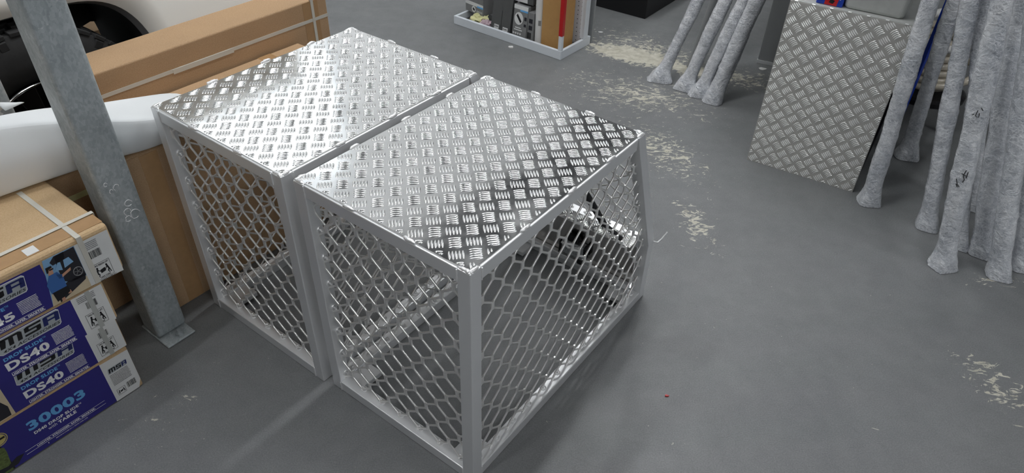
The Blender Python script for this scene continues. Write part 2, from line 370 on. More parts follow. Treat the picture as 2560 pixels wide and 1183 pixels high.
# ---------------------------------------------------------------- cages
RAIL = .036
def weld_blob(parent, p, d, L=.03):
    mb = MB(); d = Vector(d); pts = []; rr = []
    rng = random.Random(hash((round(p[0], 3), round(p[1], 3))) & 0xffff)
    for i in range(9):
        t = i/8-.5; pts.append(Vector(p)+d*(t*L)+Vector((rng.uniform(-1, 1), rng.uniform(-1, 1), 0))*.0015); rr.append(.0050*math.sqrt(max(.08, 1-(2*t)**2))+rng.uniform(-.0006, .0012))
    mb.tube(pts, rr, 8); return mb.build('weld_bead', M['weld'], parent, smooth=True)
def cage(label, loc, rot, W, Dt, Db, hk, H, tread, tbar, alu, wire, orig, arc=0., detail=True, top_plate=False, matrix=None, panels='FLRB', group=None):
    t = thing('dog_cage', label, 'cage', loc, 0, group)
    if matrix: t.matrix_world = matrix
    else: t.rotation_euler = (0, 0, rot)
    r = RAIL
    def part(name, *boxes, mat=alu, bev=.0025):
        mb = MB()
        for b in boxes: mb.box(*b)
        return mb.build(name, mat, t, bev)
    # posts
    part('corner_post', (0, r, 0, r, 0, H)); part('corner_post', (0, r, W-r, W, 0, H))
    for y in (0, W-r):
        mb = MB()
        if Db > Dt+.01:
            mb.prism([(Db-r, y, 0), (Db, y, 0), (Db, y, hk), (Dt, y, H), (Dt-r, y, H), (Db-r, y, hk-.01)], (0, r, 0))
        else: mb.box(Dt-r, Dt, y, y+r, 0, H)
        mb.build('corner_post', alu, t, .0025)
    e = .0004
    part('top_rail', (r, Dt-r, e, r-e, H-r, H-e)); part('top_rail', (r, Dt-r, W-r+e, W-e, H-r, H-e))
    part('top_rail', (e, r-e, r, W-r, H-r, H-e)); part('top_rail', (Dt-r+e, Dt-e, r, W-r, H-r, H-e))
    part('bottom_rail', (r, Db-r, e, r-e, 0, r)); part('bottom_rail', (r, Db-r, W-r+e, W-e, 0, r))
    part('bottom_rail', (e, r-e, r, W-r, 0, r)); part('bottom_rail', (Db-r+e, Db-e, r, W-r, 0, r))
    if Db > Dt+.01: part('knee_rail', (Db-r+e, Db-e, r, W-r, hk-r, hk))
    # tread plate on top, bars included
    i = .006 if detail else -.0015; mb = MB(); mb.box(i, Dt-i, i, W-i, H-.0005, H+.0025)
    pl = mb.build('tread_plate', tread, t, .0006)
    mb = MB(); ok = lambda x, y: i+.001 < x < Dt-i-.001 and i+.001 < y < W-i-.001
    tread_bars(mb, ok, Dt, W, orig, .0285, Matrix.Translation((0, 0, H+.0025)), arc=arc)
    mb.build('raised_bars', tbar, pl, smooth=True)
    # mesh panels (x across, y up in panel space)
    mid = r*.55
    if 'F' in panels:    # near end: plane x = mid, runs along y
        T = Matrix(((0, 0, 1, mid), (1, 0, 0, 0), (0, 1, 0, 0), (0, 0, 0, 1)))
        mb, _ = mesh_panel([(r-.008, r-.004), (W-r+.008, r-.004), (W-r+.008, H-r+.004), (r-.008, H-r+.004)], T, .0635, .0335)
        mb.build('mesh_panel', wire, t, smooth=True)
    if Db > Dt+.01: side = [(r-.008, r-.004), (Db-r+.008, r-.004), (Db-r+.004, hk-.01), (Dt-r+.008, H-r+.004), (r-.008, H-r+.004)]
    else: side = [(r-.008, r-.004), (Db-r+.008, r-.004), (Dt-r+.008, H-r+.004), (r-.008, H-r+.004)]
    for key, yy in (('R', mid), ('L', W-mid)):
        if key in panels:
            T = Matrix(((1, 0, 0, 0), (0, 0, 1, yy), (0, 1, 0, 0), (0, 0, 0, 1)))
            mb, _ = mesh_panel(side, T, .0245, .0345); mb.build('mesh_panel', wire, t, smooth=True)
    if 'B' in panels:
        if Db > Dt+.01:
            v = Vector((Dt-Db, 0, H-hk)); L = v.length; v.normalize()
            T = Matrix(((0, v.x, 0, Db-mid), (1, 0, 0, 0), (0, v.z, 0, hk), (0, 0, 0, 1)))
            mb, _ = mesh_panel([(r-.008, 0), (W-r+.008, 0), (W-r+.008, L-r), (r-.008, L-r)], T, .02, .02)
        else:
            T = Matrix(((0, 0, 1, Db-mid), (1, 0, 0, 0), (0, 1, 0, 0), (0, 0, 0, 1)))
            mb, _ = mesh_panel([(r-.008, r-.004), (W-r+.008, r-.004), (W-r+.008, H-r+.004), (r-.008, H-r+.004)], T, .02, .03)
        mb.build('mesh_panel', wire, t, smooth=True)
    if not detail: return t
    # fixing clips: a washer and a pin where each mesh end is welded to the inner faces of the frame
    def clip(p, n, d):
        p = Vector(p); n = Vector(n); d = Vector(d); mb = MB()
        u = n.orthogonal().normalized(); v = n.cross(u)
        mb.tube([p+u*.0085*math.cos(a)+v*.0085*math.sin(a)+n*.001 for a in [k*math.pi/5 for k in range(10)]], .002, 6, closed=True)
        mb.tube([p-n*.001, p+n*.006, p+n*.009+d*.006], .0032, 6)
        mb.build('fixing_clip', M['weld'], t, smooth=True)
    z = .058
    while z < H-.05:
        clip((.024, W-r, z), (0, -1, 0), (0, 0, -1)); clip((.024, r, z+.03), (0, 1, 0), (0, 0, -1)); z += .088
    y = .06
    while y < W-.05: clip((.024, y, r), (0, 0, 1), (0, 1, 0)); y += CW
    x = .055
    while x < Db-.05: clip((x, .024, r), (0, 0, 1), (1, 0, 0)); clip((x, W-.024, r), (0, 0, 1), (1, 0, 0)); x += CW
    for z in (.09, .178, .30, .38, .46, .54, .62):
        if z < hk: clip((Db-r, .024, z), (-1, 0, 0), (0, 0, -1))
        else:
            xx = Db+(Dt-Db)*(z-hk)/(H-hk)-r; clip((xx, .024, z), (-1, 0, 0), (0, 0, -1))
    # welds
    for x in (.19, .375, .55):
        weld_blob(t, (x, .004, H+.003), (1, 0, 0), .034); weld_blob(t, (x, W-.004, H+.003), (1, 0, 0), .034)
    for y in (.17, .353): weld_blob(t, (.004, y, H+.003), (0, 1, 0), .034); weld_blob(t, (Dt-.004, y, H+.003), (0, 1, 0), .034)
    for x, y in ((.006, .006), (.006, W-.006), (Dt-.006, .006), (Dt-.006, W-.006)):
        weld_blob(t, (x+(.012 if x < .1 else -.012), y, H), (1, 0, 0), .034); weld_blob(t, (x, y+(.012 if y < .1 else -.012), H), (0, 1, 0), .034)
    seams = []           # seams where rails meet the posts
    for y in (r, W-r): seams += [[(-.0003, y, H-r), (-.0006, y, H-.003)], [(-.0003, y, .001), (-.0006, y, r)]]
    seams += [[(r, -.0003, H-r), (r, -.0006, H-.003)], [(r, -.0003, .001), (r, -.0006, r)]]
    for q in seams:
        mb = MB(); mb.tube([Vector(q[0]).lerp(Vector(q[1]), k/6) for k in range(7)], [.0016+.0005*((k*7) % 3) for k in range(7)], 6); mb.build('weld_seam', M['weld'], t, smooth=True)
    # gusset plates in the bottom corners
    for x0, y0 in ((r, r), (r, W-r-.06), (Db-r-.07, r), (Db-r-.07, W-r-.06)):
        mb = MB(); mb.box(x0, x0+.07, y0, y0+.06, .012, .030); o = mb.build('corner_gusset', alu, t, .002)
    return t
def rear_door(t, W, Dt, Db, hk, H):
    r = RAIL; mb = MB(); mb.box(Db-r+.004, Db-r+.008, r+.004, W-r-.004, r+.012, hk-r+.004)
    d = mb.build('rear_door', M['plate'], t, .001)
    mb = MB(); mb.box(Db-r-.055, Db-r+.006, r+.004, W-r-.004, hk-.004, hk-.001)
    q = mb.build('door_ledge', M['tread'], t, .0005)
    mb = MB(); tread_bars(mb, lambda x, y: Db-r-.05 < x < Db-r+.004 and r+.01 < y < W-r-.01, Db, W, (.02, .02), .0285, Matrix.Translation((0, 0, hk-.001)))
    mb.build('raised_bars', M['tread'], q, smooth=True)
    mb = MB(); y = .265; X = Db-r+.003
    mb.box(X-.028, X, y-.045, y+.045, .075, .135); L = mb.build('door_lock', M['zinc'], t, .005)
    mb = MB(); mb.tube([(X-.03, y-.03, .13), (X-.035, y+.01, .115), (X-.05, y+.03, .14)], .005, 8); mb.build('lock_lever', M['weld'], L, smooth=True)
    mb = MB(); mb.box(X-.026, X-.002, y-.054, y-.045, .085, .14); mb.box(X-.028, X-.002, y+.045, y+.056, .065, .12); mb.box(X-.024, X-.004, y-.02, y+.03, .136, .158); mb.box(X-.024, X-.004, y-.04, y-.02, .05, .075)
    mb.build('lock_latch', M['blacksteel_shade'], L, .006)
    mb = MB(); mb.box(X-.02, X, r+.004, W-r-.004, r, r+.022); mb.build('door_hinge', alu_, t, .003)
    mb = MB(); mb.tube([(Dt+.015, .17, .46), (Dt+.07, .12, .33)], .011, 10); mb.tube([(Dt+.07, .12, .33), (Db-r-.01, .078, .225)], .008, 10)
    mb.tube([(Dt+.012, .172, .465), (Dt+.002, .18, .49)], .016, 10)
    mb.build('gas_strut', M['black_plastic'], t, smooth=True)
    mb = MB(); mb.tube([(Db-.01, -.002, hk-.004), (Db+.004, -.012, hk-.012), (Db+.016, -.02, hk), (Db+.03, -.028, hk+.022)], .0028, 8)
    mb.build('latch_hook', M['weld'], t, smooth=True)
alu_ = M['alu']
NEAR = cage('bright aluminium mesh cage nearest the camera, dark reflections on its tread plate lid', AB(.792, .67), YAW, .537, .721, .923, .25, .729, M['tread'], M['tread_bar'], alu_, M['wire'], (.029, .061))
rear_door(NEAR, .537, .721, .923, .25, .729)
FAR = cage('aluminium mesh cage beside the brown cartons, tread plate lid whitened by glare', AB(.78, 1.236), YAW, .544, .727, .929, .25, .729, M['tread'], M['tread_bar'], alu_, M['wire'], (.035, .041))
rear_door(FAR, .544, .727, .929, .25, .729)
# third cage stands on its end: its lid faces the room
d1 = Vector((-.8536, .521, 0)); d2 = Vector((.521, .8536, 0)); O3 = Vector((1.43, 2.466, 0)); H3 = .70
o3 = O3+d2*H3
M3 = Matrix(((0, d1.x, -d2.x, o3.x), (0, d1.y, -d2.y, o3.y), (1, 0, 0, 0), (0, 0, 0, 1)))
TH = cage('dull grey cage stood on end, its tread plate lid facing the aisle', o3, 0, .452, .718, .718, .25, H3, M['tread_dull'], M['bar_dull'], M['blacksteel_shade'], M['blacksteel_shade'], (.02, .03), arc=.0025, detail=False, matrix=M3, panels='RL')  # black frame and mesh put the shade of its sides into the colour
mb = MB(); mb.box(.7196, .7222, 0, .452, 0, H3+.001); mb.build('end_plate', M['tub'], TH, .0005)
mb = MB()
for k in range(7): mb.tube([(.7205, .03+k*.066, H3+.0015), (.7205, .042+k*.066, H3+.0015)], .003, 8)
mb.build('weld_bead', M['bar_dull'], TH, smooth=True)
for k in range(6):
    mb = MB(); mb.tube([(.08+k*.11, .007, H3+.001), (.08+k*.11, .007, H3+.005)], .006, 10); mb.build('rivet', M['bar_dull'], TH, smooth=True)

# ---------------------------------------------------------------- print helpers (front face plane y = 0, facing -y)
FONT = None
def text_mesh(s, bold=0.0, shear=0.0):
    cu = bpy.data.curves.new('t', 'FONT'); cu.body = s; cu.offset = bold; cu.shear = shear; cu.size = 1; cu.resolution_u = 3; cu.space_character = 1+bold*2.2
    o = bpy.data.objects.new('t', cu); C.objects.link(o); dg = bpy.context.evaluated_depsgraph_get(); dg.update()
    me = bpy.data.meshes.new_from_object(o.evaluated_get(dg)); bpy.data.objects.remove(o); bpy.data.curves.remove(cu); return me
def put_text(name, s, rect, mat, parent, y=-.0012, bold=.03, shear=0., T=None):
    me = text_mesh(s, bold, shear); xs = [v.co.x for v in me.vertices]; ys = [v.co.y for v in me.vertices]
    x0, x1, y0, y1 = min(xs), max(xs), min(ys), max(ys); a0, a1, z0, z1 = rect
    for v in me.vertices:
        v.co = Vector((a0+(v.co.x-x0)/(x1-x0)*(a1-a0), y, z0+(v.co.y-y0)/(y1-y0)*(z1-z0)))
    if T: me.transform(T)
    me.materials.clear(); me.materials.append(mat); o = bpy.data.objects.new(name, me); C.objects.link(o); o.parent = parent; return o
def patch(name, rect, mat, parent, y=-.0004, poly=None, th=.0004, T=None):
    mb = MB(); a0, a1, z0, z1 = rect or (0, 0, 0, 0)
    p = poly or [(a0, z0), (a1, z0), (a1, z1), (a0, z1)]
    mb.prism([(x, y, z) for x, z in p], (0, th, 0), T); return mb.build(name, mat, parent)
def multi(name, polys, mat, parent, y=-.0011, T=None):
    mb = MB()
    for p in polys: mb.prism([(x, y, z) for x, z in p], (0, .0003, 0), T)
    return mb.build(name, mat, parent)
def rc(a0, a1, z0, z1): return [(a0, z0), (a1, z0), (a1, z1), (a0, z1)]
def fine_print(parent, rect, rows, mat, seed=1, T=None, taper=0, fill=.5):
    rng = random.Random(seed); a0, a1, z0, z1 = rect; ps = []; h = (z1-z0)/rows
    for r_ in range(rows):
        z = z1-(r_+.85)*h; x = a0; e = a1-taper*r_*(a1-a0)-rng.uniform(0, .04)*(a1-a0)
        while x < e:
            w_ = rng.uniform(.015, .05)*(a1-a0); ps.append(rc(x, min(e, x+w_), z, z+h*fill*rng.uniform(.8, 1))); x += w_+rng.uniform(.006, .014)*(a1-a0)
    return multi('fine_print', ps, mat, parent, T=T)
def barcode(parent, rect, seed=3, T=None):
    rng = random.Random(seed); a0, a1, z0, z1 = rect; x = a0; ps = []
    while x < a1:
        w_ = rng.choice([.0006, .0006, .0011, .0016]); ps.append(rc(x, min(a1, x+w_), z0, z1)); x += w_+rng.choice([.0006, .0009, .0013])
    return multi('barcode', ps, M['blackprint'], parent, T=T)
def lift_icon(parent, rect, words=True, T=None):
    a0, a1, z0, z1 = rect; w_ = a1-a0; h = z1-z0; b = .0007; P = lambda x, z: (a0+x*w_, z0+z*h)
    ps = [rc(a0, a1, z0, z0+b), rc(a0, a1, z1-b, z1), rc(a0, a0+b, z0, z1), rc(a1-b, a1, z0, z1), [P(.36, .33), P(.64, .38), P(.64, .6), P(.36, .55)]]
    for s, cx in ((1, .2), (-1, .8)):
        q = lambda x, z: P(cx+s*x, z)
        circ = [q(.04+.055*math.cos(k*math.pi/4), .70+.07*math.sin(k*math.pi/4)) for k in range(8)]
        L = [circ, [q(-.07, .40), q(.01, .38), q(.08, .62), q(-.01, .66)], [q(0, .62), q(.05, .64), q(.18, .47), q(.16, .43)],
             [q(-.07, .40), q(.02, .42), q(.08, .30), q(.03, .26)], [q(.03, .30), q(.08, .30), q(.02, .17), q(-.03, .17)], [q(-.07, .40), q(-.02, .40), q(-.06, .17), q(-.11, .17)]]
        if s < 0: L = [l[::-1] for l in L]
        ps += L
    o = multi('lifting_symbol', ps, M['blackprint'], parent, T=T)
    if words:
        put_text('printed_text', 'TWO PERSON LIFT', (a0+.1*w_, a1-.08*w_, z0+.82*h, z0+.93*h), M['blackprint'], parent, bold=.04, T=T)
        put_text('printed_text', 'TAKE CARE', (a0+.2*w_, a1-.2*w_, z0+.05*h, z0+.15*h), M['blackprint'], parent, bold=.04, T=T)
    return o
def msa_logo(parent, rect, skew=.12, sub=True, small=False, clipz=None):
    """silver badge with black and blue italic capitals and a line under them"""
    a0, a1, z0, z1 = rect; h = z1-z0; k = skew*h; c = .1*h
    out = [(a0+k*.2+c, z0), (a1-k-c, z0), (a1-k, z0+c), (a1, z1-c), (a1-c, z1), (a0+k+c, z1), (a0+k, z1-c), (a0, z0+c)]
    inn = [(a0+(x-a0)*.985+.0075*(a1-a0), z0+(z-z0)*.93+.035*h) for x, z in out]
    if not small: patch('badge_outline', None, M['whiteprint'], parent, -.0007, out)
    bd = patch('silver_badge', None, M['silver'], parent, -.0010, inn if not small else out)
    zt = z0+(.36 if sub else .18)*h; w_ = a1-a0
    # letter shapes: a wide italic m, s and a
    def stroke(pts): return [(a0+w_*x+(zz-.0)*0+.10*h*zz, zt+(z1-.10*h-zt)*zz) for x, zz in pts]
    m = [[(.05, 0), (.12, 0), (.14, .72), (.09, 1), (.05, 1)], [(.05, .78), (.05, 1), (.33, 1), (.37, .9), (.36, .78)], [(.18, 0), (.25, 0), (.25, .8), (.18, .8)], [(.31, 0), (.38, 0), (.38, .85), (.36, .8), (.31, .8)]]
    s_ = [[(.42, 0), (.64, 0), (.67, .1), (.67, .2), (.42, .2)], [(.42, .42), (.67, .42), (.67, .6), (.42, .6)], [(.44, .8), (.68, .8), (.68, 1), (.46, 1), (.42, .9)], [(.42, .5), (.49, .5), (.49, .92), (.42, .92)], [(.60, .08), (.67, .08), (.67, .52), (.60, .52)]]
    multi('logo_letters', [stroke(p) for p in m+s_], M['blackprint'], parent, -.0016)
    a_ = [[(.71, 0), (.78, 0), (.78, .75), (.74, .95), (.71, .85)], [(.71, .8), (.92, .8), (.96, .9), (.92, 1), (.75, 1), (.71, .95)], [(.89, 0), (.96, 0), (.96, .9), (.89, .9)], [(.76, .36), (.92, .36), (.92, .54), (.76, .54)]]
    multi('logo_letter', [stroke(p) for p in a_], M['navy'], parent, -.0017)
    if sub: put_text('printed_text', '4X4 ACCESSORIES', (a0+.06*w_, a1-.05*w_, z0+.10*h, z0+.26*h), M['blackprint'], parent, -.0016, .015, .3)
    return bd
def carton(label, a0, a1, b0, b1, z0, z1, mat, bev=.006):
    t = thing('product_carton', label, 'box', AB(0, b0, 0), group=None)
    mb = MB(); mb.box(a0, a1, 0, b1-b0, z0+.0006, z1-.0006); bx = mb.build('carton_body', mat, t, bev, seg=3); return t
def blue_front(t, a0, a1, z0, z1, col='blue'): patch('blue_print', (a0, a1, z0, z1), M[col], t, -.0005)

B1 = 1.642; B3 = 1.615
# bottom carton
c1 = carton('blue-fronted carton printed 30003, lowest of the stack on the floor', -.75, .447, B1, 1.96, 0, .163, M['card_pale'])
blue_front(c1, .09, .366, .004, .158)
patch('black_print', (-.75, .09, .004, .158), M['blackprint'], c1, -.0005)
patch('white_label', None, M['white_paper'], c1, -.0007, [(.366, .003), (.434, .003), (.445, .03), (.445, .153), (.366, .156)])
put_text('printed_text', '30003', (.157, .306, .087, .119), M['lightblue'], c1, bold=.042)
put_text('printed_text', 'DS40 DROP SLIDE', (.163, .279, .0685, .0785), M['whiteprint'], c1, bold=.04)
put_text('printed_text', '\u2122', (.280, .287, .073, .0785), M['whiteprint'], c1, bold=.0)
put_text('printed_text', 'with', (.194, .216, .0545, .065), M['whiteprint'], c1, bold=.0)
put_text('printed_text', 'TABLE', (.220, .268, .0535, .064), M['whiteprint'], c1, bold=.042)
put_text('printed_text', 'LIGHTER. STRONGER. SAFER. SMARTER.', (.154, .311, .0255, .0315), M['whiteprint'], c1, bold=.04)
put_text('printed_text', 'MSA4X4.COM.AU | GEAR FOR LIFE', (.198, .284, .012, .0165), M['whiteprint'], c1, bold=.01)
put_text('printed_text', 'f', (.177, .180, .013, .0175), M['whiteprint'], c1, bold=.03)
multi('printed_rule', [rc(.125, .339, .0335, .0343), rc(.125, .339, .0218, .0226)], M['whiteprint'], c1)
msa_logo(c1, (.376, .432, .107, .127), sub=False, small=True)
fine_print(c1, (.377, .430, .060, .104), 9, M['greyprint'], 2)
barcode(c1, (.407, .433, .026, .047)); lift_icon(c1, (.377, .401, .019, .042), words=False)
bdg = MB(); bdg.tube([(.092+.021*math.cos(k*math.pi/12), -.0008, .120+.021*math.sin(k*math.pi/12)) for k in range(24)], .0012, 5, closed=True)
bdg.prism([(.092+.018*math.cos(k*math.pi/12), -.001, .120+.018*math.sin(k*math.pi/12)) for k in range(24)], (0, .0003, 0))
bdg.build('gold_badge', M['gold'], c1)
multi('badge_mark', [rc(.076, .108, .117, .123), [(.085, .128), (.099, .128), (.096, .133), (.088, .133)]], M['blackprint'], c1, -.0014)
patch('foliage_photo', None, M['green'], c1, -.0008, [(-.02, .004), (.085, .004), (.088, .030), (.094, .070), (.094, .088), (.075, .098), (-.02, .10)])
patch('vehicle_photo', None, M['dark'], c1, -.0010, [(-.02, .01), (.10, .012), (.122, .032), (.105, .036), (.08, .024), (-.02, .045)])
# second carton
c2 = carton('blue-fronted drop slide carton wedged second from the floor in the stack', -.75, .452, B1, 1.96, .164, .290, M['card_pale'])
blue_front(c2, .154, .368, .167, .287)
patch('beach_photo', (-.4, .154, .167, .287), M['sand'], c2, -.0005)
multi('photo_shape', [[(.09, .17), (.145, .17), (.148, .2), (.135, .235), (.09, .235)]], M['dark'], c2, -.0009)
multi('photo_shape', [[(.09, .235), (.14, .225), (.138, .255), (.09, .26)]], M['shirt'], c2, -.0009)
patch('white_label', (.368, .449, .168, .287), M['white_paper'], c2, -.0007)
msa_logo(c2, (.186, .336, .239, .2865))
put_text('printed_text', 'DROP SLIDE', (.190, .279, .2205, .232), M['lightblue'], c2, bold=.042)
put_text('printed_text', '\u2122', (.280, .287, .228, .233), M['lightblue'], c2, bold=0)
put_text('printed_text', 'DS40', (.188, .285, .1885, .2135), M['whiteprint'], c2, bold=.042)
put_text('printed_text', 'LIGHTER. STRONGER. SAFER. SMARTER.', (.190, .345, .171, .178), M['whiteprint'], c2, bold=.04)
multi('printed_rule', [rc(.19, .345, .1795, .1802), rc(.19, .345, .1692, .1699)], M['whiteprint'], c2)
fine_print(c2, (.299, .345, .187, .226), 9, M['whiteprint'], 5, taper=.0)
barcode(c2, (.395, .421, .236, .256)); lift_icon(c2, (.382, .428, .178, .224))
# third carton
c3 = carton('blue-fronted drop slide carton with full silver badge, third from the floor in the stack', -.75, .452, B3, 1.96, .291, .419, M['card_pale'])
blue_front(c3, -.12, .368, .294, .416)
patch('white_label', (.368, .446, .292, .416), M['white_paper'], c3, -.0007)
msa_logo(c3, (.186, .336, .366, .414))
put_text('printed_text', 'DROP SLIDE', (.187, .277, .3475, .358), M['lightblue'], c3, bold=.042)
put_text('printed_text', '\u2122', (.278, .285, .354, .359), M['lightblue'], c3, bold=0)
put_text('printed_text', 'DS40', (.184, .284, .3165, .342), M['whiteprint'], c3, bold=.042)
put_text('printed_text', 'LIGHTER. STRONGER. SAFER. SMARTER.', (.187, .343, .299, .306), M['whiteprint'], c3, bold=.04)
multi('printed_rule', [rc(.187, .343, .3073, .308), rc(.187, .343, .2972, .2979)], M['whiteprint'], c3)
fine_print(c3, (.297, .343, .315, .353), 9, M['whiteprint'], 6)
barcode(c3, (.395, .421, .365, .386), 5); lift_icon(c3, (.382, .429, .302, .350)); fine_print(c3, (.380, .425, .392, .412), 4, M['greyprint'], 9)
# top carton
c4 = carton('brown-topped carton with strapping and a photo print, topmost of the stack', -.75, .515, B3, 1.96, .420, .570, M['card_pale'], .012)
blue_front(c4, -.12, .345, .424, .549)
patch('white_label', None, M['white_paper'], c4, -.0007, [(.424, .424), (.509, .421), (.509, .554), (.427, .554)])
msa_logo(c4, (.148, .306, .498, .545))
put_text('printed_text', 'DROP SLIDE', (.148, .241, .479, .489), M['lightblue'], c4, bold=.042)
put_text('printed_text', '\u2122', (.242, .250, .4845, .490), M['lightblue'], c4, bold=0)
put_text('printed_text', 'DS45', (.146, .252, .4455, .468), M['whiteprint'], c4, bold=.042)
put_text('printed_text', 'LIGHTER. STRONGER. SAFER. SMARTER.', (.155, .313, .429, .436), M['whiteprint'], c4, bold=.04)
multi('printed_rule', [rc(.155, .313, .4372, .438), rc(.155, .313, .4272, .4279)], M['whiteprint'], c4)
fine_print(c4, (.266, .311, .445, .483), 9, M['whiteprint'], 7)
pa, pb = .330, .425
ph = patch('photo_print', None, M['sky'], c4, -.0008, [(pa, .424), (pb, .424), (.4265, .554), (.352, .554)])
X = lambda u, v: (pa+(pb-pa)*u, .424+.13*v)
multi('photo_ground', [[X(.0, 0), X(1, 0), X(1, .28), X(.55, .22), X(.1, .30)]], M['sand'], ph, -.0012)
multi('photo_vehicle', [[X(.45, .42), X(.5, .98), X(1, .99), X(1, .30), X(.62, .30)], [X(.36, .9), X(.5, .99), X(.75, .99), X(.7, .84), X(.4, .82)], [X(.2, 0), X(.95, .22), X(1, .34), X(.6, .36), X(.2, .3)]], M['dark'], ph, -.0015)
multi('photo_window', [[X(.40, .70), X(.52, .83), X(.58, .82), X(.56, .64)], [X(.62, .66), X(.66, .83), X(.80, .84), X(.86, .70)]], M['sky'], ph, -.0018)
wc = X(.86, .46); mbw = MB(); mbw.tube([(wc[0]+.0105*math.cos(k*math.pi/8), -.0019, wc[1]+.0125*math.sin(k*math.pi/8)) for k in range(16)], .0012, 5, closed=True)
for k in range(5): mbw.box(wc[0]-.0008, wc[0]+.0008, -.0021, -.0018, wc[1], wc[1]+.010, Matrix.Translation((wc[0], 0, wc[1])) @ Matrix.Rotation(k*1.256, 4, 'Y') @ Matrix.Translation((-wc[0], 0, -wc[1])))
mbw.build('photo_wheel', M['greyprint'], ph)
multi('photo_shirt', [[X(.10, .26), X(.48, .28), X(.50, .50), X(.42, .66), X(.22, .66), X(.08, .48)], [X(.38, .62), X(.50, .56), X(.52, .48), X(.40, .50)]], M['shirt'], ph, -.0020)
multi('photo_skin', [[X(.22, .66), X(.34, .66), X(.36, .80), X(.24, .80)], [X(.48, .50), X(.72, .56), X(.74, .62), X(.50, .56)], [X(.24, .0), X(.33, .0), X(.33, .08), X(.25, .08)], [X(.44, .10), X(.53, .10), X(.52, .17), X(.45, .17)]], M['skin'], ph, -.0022)
multi('photo_hair', [[X(.20, .72), X(.22, .84), X(.36, .84), X(.36, .80), X(.27, .78), X(.24, .72)], [X(.28, .75), X(.38, .75), X(.38, .78), X(.28, .78)], [X(.14, .05), X(.5, .14), X(.5, .28), X(.12, .28)]], M['blackprint'], ph, -.0024)
barcode(c4, (.448, .478, .496, .518), 8); lift_icon(c4, (.442, .487, .428, .477)); fine_print(c4, (.437, .478, .524, .548), 5, M['greyprint'], 11)
put_text('printed_text', 'MSA4X4.COM.AU', (.445, .490, .4225, .4265), M['blackprint'], c4, bold=.02)
mb = MB(); mb.box(.436, .449, -.003, .3, .5702, .5716); mb.box(.436, .449, -.0030, -.0016, .424, .571); mb.build('strap', M['strap'], c4, .0005)
mb = MB(); mb.box(-.75, .5155, .064, .076, .5717, .5729); mb.box(.5155, .5168, .064, .076, .42, .5729); mb.build('strap', M['strap'], c4, .0005)
mb = MB(); mb.box(-.75, .512, .015, .062, .5698, .5706); mb.build('clear_tape', M['tape'], c4)
mb = MB(); mb.box(.335, .362, .018, .05, .5708, .5714); mb.build('blank_sticker', M['white_paper'], c4)
for cc_, z0, z1 in ((c3, .292, .418), (c2, .168, .289)):
    patch('clear_tape', (.402, .414, z0, z1), M['clear_tape'], cc_, -.0022)

# ---------------------------------------------------------------- brown cartons behind the far cage
t = thing('moving_carton', 'plain tall brown carton standing on the floor behind the far cage', 'box', AB(.673, 1.846))
mb = MB(); mb.box(0, .862, 0, .283, 0, .57); mb.build('carton_body', M['card'], t, .004)
mb = MB(); mb.box(.06, .115, -.0006, .0002, .004, .566); mb.build('packing_tape', M['tape'], t)
mb = MB(); mb.box(.68, .735, -.0002, .283, .5696, .5704); mb.build('packing_tape', M['tape'], t)
mb = MB(); mb.prism([(.0, -.003, .572), (.862, -.003, .572), (.860, .14, .580), (.0, .14, .574)], (0, 0, .002)); mb.build('lid_flap', M['card'], t, .0005)
t = thing('long_carton', 'long narrow carton strapped in white along its side, in front of the vehicle', 'box', AB(.755, 2.14))
mb = MB(); mb.box(0, .948, 0, .162, 0, .703); mb.build('carton_body', M['card'], t, .006, seg=3)
mb = MB(); mb.box(-.001, .949, -.0015, -.0003, .622, .634); mb.build('strap', M['strap'], t)
mb = MB(); mb.box(.29, .52, -.0028, -.0016, .617, .633); mb.build('strap', M['strap'], t)
mb = MB(); mb.box(.872, .884, -.0025, -.0013, 0, .7035); mb.box(.872, .884, -.0025, .1645, .7032, .7044); mb.build('strap', M['strap'], t)
mb = MB(); mb.box(.835, .905, -.0008, .0002, .004, .699); mb.build('packing_tape', M['tape'], t)
mb = MB(); mb.box(.0, .055, -.0008, .0002, .004, .699); mb.box(.0, .03, 0, .162, .7029, .7036); mb.build('packing_tape', M['tape'], t)
t = thing('shadowed_carton', 'dark shadowed brown carton behind the printed stack with a yellow band', 'box', AB(-.3, 2.0))
mb = MB(); mb.box(0, .93, 0, .06, 0, .56); mb.build('carton_body', M['card'], t, .004)
mb = MB(); mb.box(0, .93, -.0012, 0, .43, .448); mb.build('yellow_band', M['yellow'], t)

# ---------------------------------------------------------------- foam sheet
st = [(-.55, 1.945, 1.965, .785, 2.03, .79), (-.1, 1.94, 1.96, .782, 2.02, .788), (.2, 1.93, 1.952, .775, 2.01, .782), (.40, 1.918, 1.936, .762, 1.99, .768), (.50, 1.905, 1.92, .748, 1.985, .755),
      (.60, 1.888, 1.885, .727, 1.975, .738), (.675, 1.875, 1.862, .708, 1.955, .722), (.76, 1.842, 1.804, .688, 1.945, .706), (.86, 1.842, 1.812, .666, 1.945, .686), (.98, 1.85, 1.83, .635, 1.95, .658)]
mb = MB(); rows = []
for a, bb, rb, rz, kb, kz in st:
    sec = [(bb+.02, .5715), (bb-.004, .576)]
    for k in range(1, 6):
        u = k/6; sec.append((bb+(rb-bb)*u-.022*math.sin(math.pi*u), .576+(rz-.576-.01)*u))
    sec += [(rb-.002, rz-.004), (rb+.012, rz)]
    for k in range(1, 4): u = k/3; sec.append((rb+.012+(kb-rb-.012)*u, rz+(kz-rz)*u+.003*math.sin(a*40+k)))
    sec += [(kb+.004, kz-.03), (kb, .5715)]
    rows.append([(a, q[0], q[1]) for q in sec])
n = len(rows[0]); vs = [p for r_ in rows for p in r_]
